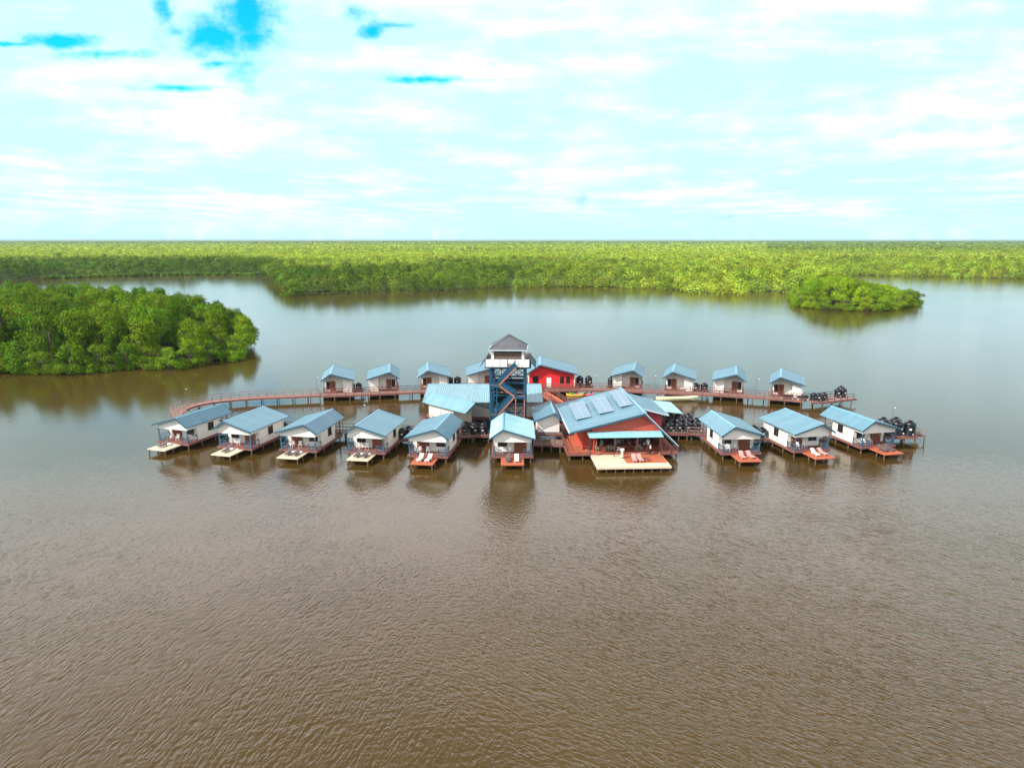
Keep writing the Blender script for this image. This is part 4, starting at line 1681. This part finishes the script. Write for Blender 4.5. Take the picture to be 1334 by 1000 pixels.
def person(loc, rz, label, pose, top, bottom, skirt=False):
    root = empty('person', loc, rz)
    # faces local -y; heights in metres
    N = {'pelvis': (0, 0, .95, .13), 'waist': (0, .01, 1.10, .115), 'chest': (0, .01, 1.30, .14), 'neck0': (0, .01, 1.47, .06), 'neck': (0, -.005, 1.53, .052),
         'head0': (0, -.02, 1.60, .075), 'head1': (0, -.015, 1.68, .088), 'head2': (0, -.01, 1.755, .06),
         'nose': (0, -.112, 1.645, .014), 'ear_l': (.085, -.01, 1.65, .014), 'ear_r': (-.085, -.01, 1.65, .014)}
    E = [('pelvis', 'waist'), ('waist', 'chest'), ('chest', 'neck0'), ('neck0', 'neck'), ('neck', 'head0'), ('head0', 'head1'), ('head1', 'head2'), ('head1', 'nose'), ('head1', 'ear_l'), ('head1', 'ear_r')]
    arms = pose['arms']
    for s, sd_ in ((1, 'l'), (-1, 'r')):
        st = pose['step'] * s
        N.update({f'hip_{sd_}': (s * .10, 0, .88, .095), f'knee_{sd_}': (s * .11, -.03 - st * .5, .49, .062), f'calf_{sd_}': (s * .11, .01 - st * .2, .34, .055), f'ankle_{sd_}': (s * .11, .02 - st, .09, .038),
                  f'toe_{sd_}': (s * .13, -.17 - st, .035, .032)})
        E += [('pelvis', f'hip_{sd_}'), (f'hip_{sd_}', f'knee_{sd_}'), (f'knee_{sd_}', f'calf_{sd_}'), (f'calf_{sd_}', f'ankle_{sd_}'), (f'ankle_{sd_}', f'toe_{sd_}')]
        el_, wr = arms[sd_]
        sh = Vector((s * .19, .01, 1.41))
        el_, wr = Vector(el_), Vector(wr)
        N[f'sh_{sd_}'] = (*sh, .062)
        N[f'el_{sd_}'] = (*el_, .043)
        N[f'wr_{sd_}'] = (*wr, .028)
        d = (wr - el_).normalized()
        side = Vector((s, 0, 0)) - d * d.dot(Vector((s, 0, 0)))
        side = side.normalized() if side.length > .1 else Vector((0, -1, 0))
        nor = d.cross(side).normalized()
        pm = wr + d * .07
        N[f'palm_{sd_}'] = (*pm, .032)
        E += [('chest', f'sh_{sd_}'), (f'sh_{sd_}', f'el_{sd_}'), (f'el_{sd_}', f'wr_{sd_}'), (f'wr_{sd_}', f'palm_{sd_}')]
        for k, (o_, ln) in enumerate(((-.030, .070), (-.010, .082), (.010, .078), (.030, .060))):
            a = pm + nor * o_ + d * .035
            b = a + d * ln * .5
            c = b + (d * .75 - side * .5).normalized() * ln * .5
            for nm, q, r in (('a', a, .010), ('b', b, .009), ('c', c, .008)):
                N[f'f{k}{nm}_{sd_}'] = (*q, r)
            E += [(f'palm_{sd_}', f'f{k}a_{sd_}'), (f'f{k}a_{sd_}', f'f{k}b_{sd_}'), (f'f{k}b_{sd_}', f'f{k}c_{sd_}')]
        a = wr + d * .04 - nor * .03
        b = a - nor * .03 + d * .03
        c = b + d * .03
        for nm, q in (('a', a), ('b', b), ('c', c)):
            N[f't{nm}_{sd_}'] = (*q, .010)
        E += [(f'wr_{sd_}', f'ta_{sd_}'), (f'ta_{sd_}', f'tb_{sd_}'), (f'tb_{sd_}', f'tc_{sd_}')]
    skin_mesh('body', N, E, 'skin', root)
    # clothing follows the same skeleton, a little larger
    T = {k: (*N[k][:3], N[k][3] + .028) for k in ('pelvis', 'waist', 'chest')}
    T['collar'] = (0, .01, 1.45, .085)
    te = [('waist', 'pelvis'), ('waist', 'chest'), ('chest', 'collar')]
    T = {'waist': T['waist'], **T}
    T['hem'] = (0, 0, .80, .17)
    te.append(('pelvis', 'hem'))
    for sd_ in 'lr':
        a, b, c = Vector(N[f'sh_{sd_}'][:3]), Vector(N[f'el_{sd_}'][:3]), Vector(N[f'wr_{sd_}'][:3])
        T[f'sh_{sd_}'] = (*a, .088)
        T[f'el_{sd_}'] = (*b, .064)
        q = b.lerp(c, .7)
        T[f'cuff_{sd_}'] = (*q, .052)
        te += [('chest', f'sh_{sd_}'), (f'sh_{sd_}', f'el_{sd_}'), (f'el_{sd_}', f'cuff_{sd_}')]
    skin_mesh('shirt', T, te, top, root)
    if skirt:
        sk = MB().lathe([(.165, .98), (.19, .80), (.22, .55), (.25, .25), (.26, .16), (.24, .16), (.16, .97)], 18)
        sk.build('skirt', bottom, root)
    else:
        L = {'pelvis': (0, 0, .93, .145)}
        le = []
        for sd_ in 'lr':
            for k, r in (('hip', .115), ('knee', .085), ('calf', .075), ('ankle', .062)):
                L[f'{k}_{sd_}'] = (*N[f'{k}_{sd_}'][:3], r)
            le += [('pelvis', f'hip_{sd_}'), (f'hip_{sd_}', f'knee_{sd_}'), (f'knee_{sd_}', f'calf_{sd_}'), (f'calf_{sd_}', f'ankle_{sd_}')]
        skin_mesh('trousers', L, le, bottom, root)
    hr = MB()
    rings = [(.105, 1.655), (.107, 1.70), (.095, 1.76), (.06, 1.81), (.015, 1.83)]
    hr.lathe(rings, 14, (0, .018))
    hr.build('hair', 'hair', root)
    ey = MB()
    for s in (-1, 1):
        ey.box(s * .034 - .012, s * .034 + .012, -.108, -.092, 1.672, 1.684)
    ey.build('eyes', 'cloth_black', root)
    MB().box(-.022, .022, -.100, -.085, 1.600, 1.607).build('mouth', 'cloth_rose', root)
    return tag(root, label, 'person')


hang = {'l': ((.27, .03, 1.14), (.27, -.05, .90)), 'r': ((-.27, .03, 1.14), (-.27, -.05, .90))}
bent = {'l': ((.28, .02, 1.14), (.16, -.22, 1.12)), 'r': ((-.27, .03, 1.14), (-.18, -.20, 1.02))}
p = rest(1.45, -1.9, .851)
person(p, R(195), 'person in long white top and pale rose skirt standing on the restaurant terrace', {'arms': bent, 'step': 0.0}, 'cloth_white', 'cloth_rose', True)
p = rest(5.9, -.62, .851)
person(p, R(75), 'person in white top and dark trousers standing at the right corner of the terrace', {'arms': bent, 'step': .12}, 'cloth_white', 'cloth_black')
p = rest(6.1, 1.75, 1.053)
person(p, R(20), 'person in white top and trousers standing in shade under the restaurant awning', {'arms': hang, 'step': .05}, 'cloth_white', 'cloth_white')
# ------------------------------------------------------------------ mangroves
rng = np.random.default_rng(11)


def quads_mesh(name, cen, nor, size, mat, cols=None, extra=None):
    """many small leaf faces: centres, normals, half sizes"""
    n = len(cen)
    nor = nor / (np.linalg.norm(nor, axis=1, keepdims=True) + 1e-9)
    ref = np.where(np.abs(nor[:, 2:3]) < .9, np.array([[0, 0, 1.0]]), np.array([[1.0, 0, 0]]))
    a = np.cross(nor, ref)
    a /= np.linalg.norm(a, axis=1, keepdims=True) + 1e-9
    b = np.cross(nor, a)
    t = rng.uniform(0, 2 * np.pi, (n, 1))
    u = (a * np.cos(t) + b * np.sin(t)) * size[:, None]
    v = (-a * np.sin(t) + b * np.cos(t)) * size[:, None] * rng.uniform(.55, .9, (n, 1))
    bend = nor * (size * .25)[:, None]
    vs = np.stack([cen - u - bend, cen - v * .9, cen + u - bend, cen + v * .9], 1).reshape(-1, 3)
    me = bpy.data.meshes.new(name)
    me.vertices.add(n * 4)
    me.vertices.foreach_set('co', vs.astype(np.float32).ravel())
    me.loops.add(n * 4)
    me.loops.foreach_set('vertex_index', np.arange(n * 4, dtype=np.int32))
    me.polygons.add(n)
    me.polygons.foreach_set('loop_start', np.arange(0, n * 4, 4, dtype=np.int32))
    me.update()
    if cols is not None:
        at_ = me.color_attributes.new('tint', 'FLOAT_COLOR', 'POINT')
        c4 = np.ones((n * 4, 4), np.float32)
        c4[:, :3] = np.repeat(cols, 4, 0)
        at_.data.foreach_set('color', c4.ravel())
    me.materials.append(MATS[mat])
    me.update()
    return me


def crown_mesh(seed, n_leaf=4200, zmin=.18):
    """crown about 1 unit in radius and 1.5 high, base at z = 0: lumps of leaves on several boughs"""
    r = np.random.default_rng(seed)
    lumps = []
    k = 24
    for i in range(k):
        a = r.uniform(0, 2 * math.pi)
        z = r.uniform(zmin, 1.12) if i > 6 or zmin > .1 else r.uniform(.04, .3)
        spread = (.72 - .35 * max(0, z - .55)) * math.sqrt(r.uniform(.15, 1.0))
        lumps.append((spread * math.cos(a), spread * math.sin(a), z, r.uniform(.18, .36)))
    lumps.append((0, 0, 1.12, .36))
    cen, nor, siz = [], [], []
    wts = np.array([l[3] ** 2 for l in lumps])
    wts /= wts.sum()
    for (x, y, z, rad), wt in zip(lumps, wts):
        m = int(n_leaf * wt)
        d = r.normal(size=(m, 3))
        d /= np.linalg.norm(d, axis=1, keepdims=True)
        d[:, 2] = np.where(d[:, 2] < -.35, -d[:, 2], d[:, 2])
        rr = rad * (r.uniform(.62, 1.0, (m, 1)) ** .5) * (1 + .18 * r.normal(size=(m, 1)))
        cen.append(np.array([[x, y, z]]) + d * rr * np.array([[1, 1, .82]]))
        nor.append(d + r.normal(size=(m, 3)) * .55 + np.array([[0, 0, .35]]))
        siz.append(r.uniform(.026, .052, m))
    c = np.concatenate(cen)
    c[:, 2] = np.maximum(c[:, 2], .03)
    return quads_mesh('crown', c, np.concatenate(nor), np.concatenate(siz), 'mangrove_leaf')


def trunk_mesh(seed):
    r = random.Random(seed)
    m = MB()
    m.tube([(0, 0, -.05), (.02, .01, .3), (.0, .03, .62), (.03, 0, 1.0)], [.05, .042, .032, .016], 6)
    for k in range(5):
        a = r.uniform(0, 6.28)
        z = r.uniform(.25, .65)
        ln = r.uniform(.4, .7)
        m.tube([(0, 0, z), (ln * .5 * math.cos(a), ln * .5 * math.sin(a), z + .16), (ln * math.cos(a), ln * math.sin(a), z + .38)], [.026, .018, .008], 5)
    for k in range(6):      # stilt roots
        a = k * 1.05 + r.uniform(-.3, .3)
        ln = r.uniform(.22, .42)
        m.tube([(0, 0, r.uniform(.14, .26)), (ln * .6 * math.cos(a), ln * .6 * math.sin(a), .14), (ln * math.cos(a), ln * math.sin(a), -.08)], [.015, .013, .011], 4)
    o = m.build('trunk', 'bark')
    me = o.data
    bpy.data.objects.remove(o)
    return me


CROWNS = [crown_mesh(100 + i) for i in range(9)]
SHRUBS = [crown_mesh(200 + i, 4000, .05) for i in range(5)]
TRUNKS = [trunk_mesh(i) for i in range(4)]
tree_total = 0


def mangrove(x, y, h, rad, label, group, tint=(1, 1, 1), shrub=False, name='mangrove_tree'):
    """Empty at the foot > trunk, crown"""
    global tree_total
    tree_total += 1
    root = empty(name, (x, y, .1), random.uniform(0, 6.28))
    tr = bpy.data.objects.new('trunk', random.choice(TRUNKS))
    cr = bpy.data.objects.new('crown', random.choice(SHRUBS if shrub else CROWNS))
    for o in (tr, cr):
        COL.objects.link(o)
        o.parent = root
    base = -.1 if shrub else h * .12
    cr.location = (0, 0, base)
    cr.scale = (rad, rad * random.uniform(.88, 1.12), (h - base) / 1.48)
    cr.color = (*tint, 1)
    tr.scale = (min(rad, 5.0), min(rad, 5.0), h * .9)
    return tag(root, label, 'tree', group)


def scatter(poly, step, keep):
    xs = [p[0] for p in poly]
    ys = [p[1] for p in poly]
    out = []
    y = min(ys)
    k = 0
    while y < max(ys):
        x = min(xs) + (step / 2 if k % 2 else 0)
        while x < max(xs):
            qx, qy = x + random.uniform(-.36, .36) * step, y + random.uniform(-.36, .36) * step
            if inside(poly, qx, qy) and keep(qx, qy):
                out.append((qx, qy))
            x += step
        y += step * .87
        k += 1
    return out


ORD = ['first', 'second', 'third', 'fourth', 'fifth', 'sixth', 'seventh', 'eighth', 'ninth', 'tenth', 'eleventh', 'twelfth', 'thirteenth', 'fourteenth', 'fifteenth', 'sixteenth', 'seventeenth', 'eighteenth', 'nineteenth', 'twentieth',
       'twenty-first', 'twenty-second', 'twenty-third', 'twenty-fourth', 'twenty-fifth', 'twenty-sixth', 'twenty-seventh', 'twenty-eighth', 'twenty-ninth', 'thirtieth']


def along(poly, i0, i1, step):
    line = [Vector(poly[i]) for i in range(i0, i1 + 1)]
    return resample(line, step)


# the round island at the left
fringe = along(ISLAND, 0, 12, 6.2)
fringe = [p for p in fringe if p.x > -.76 * p.y - 6]
fr = []
cen = Vector((-150, 235))
for i, p in enumerate(fringe):
    q = p + (cen - p).normalized() * random.uniform(0.6, 1.8)
    far = p.y > 200
    h = random.uniform(5.5, 8.5) if not far else random.uniform(8, 11)
    if i < len(ORD):
        lab = f'waterline mangrove of the round left island, {ORD[i]} counted from the left'
    else:
        lab = 'mangrove on the far right shore of the round island, partly behind nearer crowns'
    t = random.uniform(.85, 1.25)
    mangrove(q.x, q.y, h, random.uniform(3.9, 4.9), lab, 'waterline mangroves of the round island', (t * random.uniform(.9, 1.15), t, t), shrub=not far)
    fr.append(q)
core = scatter(ISLAND, 7.4, lambda x, y: edge_dist(ISLAND, x, y) > 6.0 and x > -.74 * y - 6)
core.sort(key=lambda p: p[1])
for x, y in core:
    d = edge_dist(ISLAND, x, y)
    h = min(14.0, 8.6 + d * .38) + random.uniform(-1.6, 2.0)
    t = random.uniform(.7, 1.2)
    mangrove(x, y, h, random.uniform(4.2, 5.8), 'dense green mangrove packed inside the canopy of the round island at left', 'canopy mangroves of the round island', (t * random.uniform(.8, 1.15), t, t * .95))
x, y, z = at(300, 476, 0)
mangrove(-75.5, 188.0, 5.2, 3.8, 'low bright green mangrove bush at the right tip of the round island', None, (1.35, 1.45, 1.1), shrub=True)

# the islet at the right
fringe = along(islet_pts, 0, 7, 9.0)
for i, p in enumerate(fringe):
    c = Vector((185, 372))
    q = p + (c - p).normalized() * 1.5
    t = random.uniform(1.1, 1.5)
    mangrove(q.x, q.y, random.uniform(5, 7.5), random.uniform(4.6, 6.0), f'low mangrove on the waterline of the right islet, {ORD[i]} counted from its left end', 'waterline mangroves of the right islet', (t * random.uniform(1.0, 1.2), t, t), shrub=True)
for x, y in scatter(islet_pts, 8.6, lambda x, y: edge_dist(islet_pts, x, y) > 6.5):
    d = edge_dist(islet_pts, x, y)
    tip = min(1.0, max(0.2, (222 - x) / 62))
    t = random.uniform(1.1, 1.75)
    mangrove(x, y, (7.5 + min(d, 14) * .42) * (0.45 + .55 * tip) + random.uniform(-1, 1.5), random.uniform(4.8, 6.4), 'yellow green mangrove inside the canopy of the right islet', 'canopy mangroves of the right islet', (t * random.uniform(1.0, 1.25), t * 1.02, t))

# front edge of the great forest
edge = [Vector(shore_w(p)[:2]) for p in SHORE if 345 <= p[0] <= 1030]
edge = resample(edge, 8.6)
lone = at(384, 385.3, 0)
mangrove(lone[0], lone[1], 8.6, 6.4, 'lone round mangrove bush just off the left corner of the forest shore', None, (1.15, 1.15, 1), shrub=True)
n_edge = 0
for i, p in enumerate(edge):
    px, py = to_px(p.x, p.y, 0)
    q = p + Vector((random.uniform(-1.5, 1.5), 1.5 + random.uniform(-1, 1.5)))
    bright = 1.0 if px < 620 else 1.25 if px < 850 else 1.5  # painted brighter to the right, like the sunlit canopy behind
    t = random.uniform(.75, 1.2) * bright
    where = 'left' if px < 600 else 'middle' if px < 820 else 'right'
    if tree_total < 296:
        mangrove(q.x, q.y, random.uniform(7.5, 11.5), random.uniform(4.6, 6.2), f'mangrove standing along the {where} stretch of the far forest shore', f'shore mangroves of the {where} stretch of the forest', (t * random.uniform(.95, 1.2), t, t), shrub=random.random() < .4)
        n_edge += 1
print('trees as things', tree_total, 'edge', n_edge, 'of', len(edge), 'core', len(core))

# the great forest: one mass of crowns over a leafy floor
def vnoise(x, y, s, seed):
    r = np.random.default_rng(seed)
    tab = r.uniform(0, 1, (256, 256))
    u, v = x / s, y / s
    i, j = np.floor(u).astype(int), np.floor(v).astype(int)
    fu, fv = u - i, v - j
    fu, fv = fu * fu * (3 - 2 * fu), fv * fv * (3 - 2 * fv)
    g = lambda a, b: tab[a % 256, b % 256]
    return (g(i, j) * (1 - fu) + g(i + 1, j) * fu) * (1 - fv) + (g(i, j + 1) * (1 - fu) + g(i + 1, j + 1) * fu) * fv


def sun_shade_tint(x, y, m, n):
    """canopy colour: cloud shade painted in near the left water, sunlight inland and to the right"""
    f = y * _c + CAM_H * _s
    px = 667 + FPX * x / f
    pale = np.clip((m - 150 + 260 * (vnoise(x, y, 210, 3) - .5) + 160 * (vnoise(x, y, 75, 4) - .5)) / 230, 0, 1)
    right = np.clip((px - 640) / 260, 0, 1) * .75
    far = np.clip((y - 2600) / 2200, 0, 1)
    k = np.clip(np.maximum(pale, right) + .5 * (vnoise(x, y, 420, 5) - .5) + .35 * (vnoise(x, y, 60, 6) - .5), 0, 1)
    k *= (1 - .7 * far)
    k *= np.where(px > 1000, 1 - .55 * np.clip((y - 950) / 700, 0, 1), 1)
    dark = np.array([.090, .165, .010])  # canopy with the cloud shade painted in
    lite = np.array([.360, .460, .040])  # canopy with the sunlight painted in
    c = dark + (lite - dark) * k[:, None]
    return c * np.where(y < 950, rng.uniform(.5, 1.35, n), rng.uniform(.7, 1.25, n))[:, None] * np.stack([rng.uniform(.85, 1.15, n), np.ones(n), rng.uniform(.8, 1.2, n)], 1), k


CE, NO, SZ, CO = [], [], [], []


def crowns(ya, yb, step, n_leaf, rad, hgt, smin, smax, half=1.04, m0=0.3, spots=None):
    ny = int((yb - ya) / (step * .87))
    X, Y = [], []
    for j in range(ny):
        y = ya + j * step * .87
        w_ = half * (y + 60)
        n = int(2 * w_ / step)
        X.append(-w_ + np.arange(n) * step + (step / 2 if j % 2 else 0))
        Y.append(np.full(n, y))
    X, Y = np.concatenate(X), np.concatenate(Y)
    X = X + rng.uniform(-.42, .42, len(X)) * step
    Y = Y + rng.uniform(-.42, .42, len(Y)) * step
    m = shore_margin(X, Y)
    ok = (m > m0 - 9.0 * vnoise(X, Y, 34, 31) * (m < 40)) & (Y >= ya) & (Y < yb)
    X, Y, m = X[ok], Y[ok], m[ok]
    if spots:
        X, Y = np.array([p[0] for p in spots]), np.array([p[1] for p in spots])
        m = np.array([edge_dist(ISLAND, *p) for p in spots]) * 1.6
    n = len(X)
    col, k = sun_shade_tint(X, Y, m, n)
    H = np.minimum(hgt, 7.5 + m * .25) * (1 - .12 * k) + rng.uniform(-2.2, 2.6, n) + 2.6 * (vnoise(X, Y, 55, 9) - .5)
    H = H + np.where(m < 70, 5.0 * (vnoise(X, Y, 26, 33) - .5), 0) + np.clip((Y - 1400) / 1500, 0, 1) * 5.0 * np.maximum(0, vnoise(X, Y, 240, 34) - .55)
    H = np.maximum(H, 3.2)
    Rd = rad * rng.uniform(.65, 1.4, n)
    # a few crowns stand out above the rest
    tall = rng.uniform(0, 1, n) > .965
    H = H + tall * rng.uniform(1.0, 3.0, n)
    d = rng.normal(size=(n, n_leaf, 3))
    d /= np.linalg.norm(d, axis=2, keepdims=True)
    d[:, :, 2] = np.where(d[:, :, 2] < -.25, -d[:, :, 2], d[:, :, 2])
    # lumps: three directions per crown bulge outward
    lump = rng.normal(size=(n, 4, 3))
    lump /= np.linalg.norm(lump, axis=2, keepdims=True)
    lump[:, :, 2] = np.abs(lump[:, :, 2])
    bulge = np.max(np.einsum('nlk,njk->nlj', d, lump), axis=2)
    rr = (.72 + .38 * np.clip(bulge, 0, 1) ** 3) * rng.uniform(.72, 1.06, (n, n_leaf))
    vert = np.minimum(H * .5, Rd * .95)
    # hang lower at the water's edge so that the shore reads as a wall of leaves
    p = np.stack([X[:, None] + d[:, :, 0] * rr * Rd[:, None], Y[:, None] + d[:, :, 1] * rr * Rd[:, None], (H - vert)[:, None] + d[:, :, 2] * rr * vert[:, None]], 2)
    skirt = (m < 14)[:, None] & (rng.uniform(0, 1, (n, n_leaf)) < .45)
    p[:, :, 2] = np.where(skirt, rng.uniform(.04, 1, (n, n_leaf)) * (H - vert)[:, None], p[:, :, 2])
    nn = d + rng.normal(size=d.shape) * .24 + np.array([0, 0, .18])
    CE.append(p.reshape(-1, 3))
    NO.append(nn.reshape(-1, 3))
    SZ.append(rng.uniform(smin, smax, n * n_leaf))
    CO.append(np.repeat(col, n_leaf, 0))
    return n


c1 = crowns(415, 760, 8.2, 230, 5.2, 11.5, .32, .62)
c2 = crowns(760, 1500, 10.5, 64, 6.3, 11.5, .7, 1.25)
c3 = crowns(1500, 3200, 18, 16, 10.0, 12.0, 2.2, 3.6, 1.0)
c4 = crowns(3200, 8000, 46, 9, 24.0, 13.0, 6, 10, .82)
# the rest of the round island, beyond the left edge of the picture
c0 = crowns(420, 440, 8.2, 420, 5.2, 12.5, .26, .5, spots=scatter(ISLAND, 7.6, lambda x, y: x <= -.74 * y - 6))
print('crowns', c0, c1, c2, c3, c4)
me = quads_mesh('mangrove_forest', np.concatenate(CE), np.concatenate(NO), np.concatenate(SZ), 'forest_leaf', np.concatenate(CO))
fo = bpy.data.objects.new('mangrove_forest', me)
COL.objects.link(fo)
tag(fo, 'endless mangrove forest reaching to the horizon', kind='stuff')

# leafy floor under and between the crowns, out to the horizon
nu = 380
us = np.linspace(-1.8, 1.8, nu)
ds = np.concatenate([np.array([0, 6, 12, 20, 30, 44, 60, 80, 105, 135]), np.geomspace(170, 24000, 95)])
U, D = np.meshgrid(us, ds)
f_ = None
py = np.interp(667 + FPX * us, _sx, _sy)
v_ = (500 - py) / FPX
ysh = CAM_H * (_c + v_ * _s) / (_s - v_ * _c)
ysh = np.max([np.roll(ysh, k) for k in (-3, -2, -1, 0, 1, 2, 3)], axis=0)
Yg = ysh[None, :] + 7 + D
Xg = U * (Yg * _c + CAM_H * _s)
Zg = np.minimum(6.0, .1 + D * .4) + 1.6 * (vnoise(Xg, Yg, 14, 21) - .5) + 2.0 * (vnoise(Xg, Yg, 60, 22) - .5) + np.clip((Yg - 2500) / 1500, 0, 1) * (2.2 + 3.5 * (vnoise(Xg, Yg, 210, 23) - .5))
n0, n1 = Xg.shape
vs = np.stack([Xg, Yg, Zg], 2).reshape(-1, 3)
idx = np.arange(n0 * n1).reshape(n0, n1)
fs = np.stack([idx[:-1, :-1], idx[:-1, 1:], idx[1:, 1:], idx[1:, :-1]], 2).reshape(-1, 4)
me = bpy.data.meshes.new('forest_canopy')
me.from_pydata(vs.tolist(), [], fs.tolist())
colr, kk = sun_shade_tint(Xg.ravel(), Yg.ravel(), D.ravel(), n0 * n1)
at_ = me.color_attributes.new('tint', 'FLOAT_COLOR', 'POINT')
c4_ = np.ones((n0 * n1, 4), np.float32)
c4_[:, :3] = colr * .6  # floor darkened in colour to deepen the shade between crowns
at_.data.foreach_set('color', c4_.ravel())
me.polygons.foreach_set('use_smooth', [True] * len(me.polygons))
m_, nt_, p_ = new_mat('canopy_floor')
a_ = nt_.node('ShaderNodeAttribute', attribute_name='tint')
ge_ = nt_.node('ShaderNodeNewGeometry')
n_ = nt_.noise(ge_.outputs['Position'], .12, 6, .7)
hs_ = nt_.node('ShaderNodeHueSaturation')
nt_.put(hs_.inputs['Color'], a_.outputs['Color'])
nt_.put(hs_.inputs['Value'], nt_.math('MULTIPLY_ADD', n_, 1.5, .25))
nt_.put(p_.inputs['Base Color'], hs_.outputs[0])
p_.inputs['Roughness'].default_value = .9
me.materials.append(MATS['canopy_floor'])
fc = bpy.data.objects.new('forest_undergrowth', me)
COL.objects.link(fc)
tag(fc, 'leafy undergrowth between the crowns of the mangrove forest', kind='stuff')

# reed bank along the far left shore
cx_, cn_, cs_, cc_ = [], [], [], []
for i in range(2600):
    px = random.uniform(60, 330)
    b = at(px, float(np.interp(px, _sx, _sy)) - .1, 0)
    q = np.array([b[0] + random.uniform(-2, 2), b[1] + random.uniform(-9, 7), random.uniform(.3, 2.4)])
    cx_.append(q)
    cn_.append(np.array([random.uniform(-1, 1), random.uniform(-1, .3), random.uniform(.2, 1.2)]))
    cs_.append(random.uniform(.6, 1.4))
    cc_.append(np.array([.13, .22, .02]) * random.uniform(.8, 1.2))
me = quads_mesh('reeds', np.array(cx_), np.array(cn_), np.array(cs_), 'forest_leaf', np.array(cc_))
ro = bpy.data.objects.new('reeds', me)
COL.objects.link(ro)
tag(ro, 'bright green reed bank along the far left shore', kind='stuff')

# ------------------------------------------------------------------ air
hz = MB().box(-32000, 32000, -4000, 33000, -2.0, 42.0).build('haze', 'mud')
m_ = bpy.data.materials.new('haze_air')
m_.use_nodes = True
m_.node_tree.nodes.remove(m_.node_tree.nodes['Principled BSDF'])
pvv = m_.node_tree.nodes.new('ShaderNodeVolumePrincipled')
pvv.inputs['Color'].default_value = (.58, .74, .82, 1)
pvv.inputs['Density'].default_value = HAZE
m_.node_tree.links.new(pvv.outputs[0], m_.node_tree.nodes['Material Output'].inputs['Volume'])
hz.data.materials.clear()
hz.data.materials.append(m_)
tag(hz, kind='stuff')
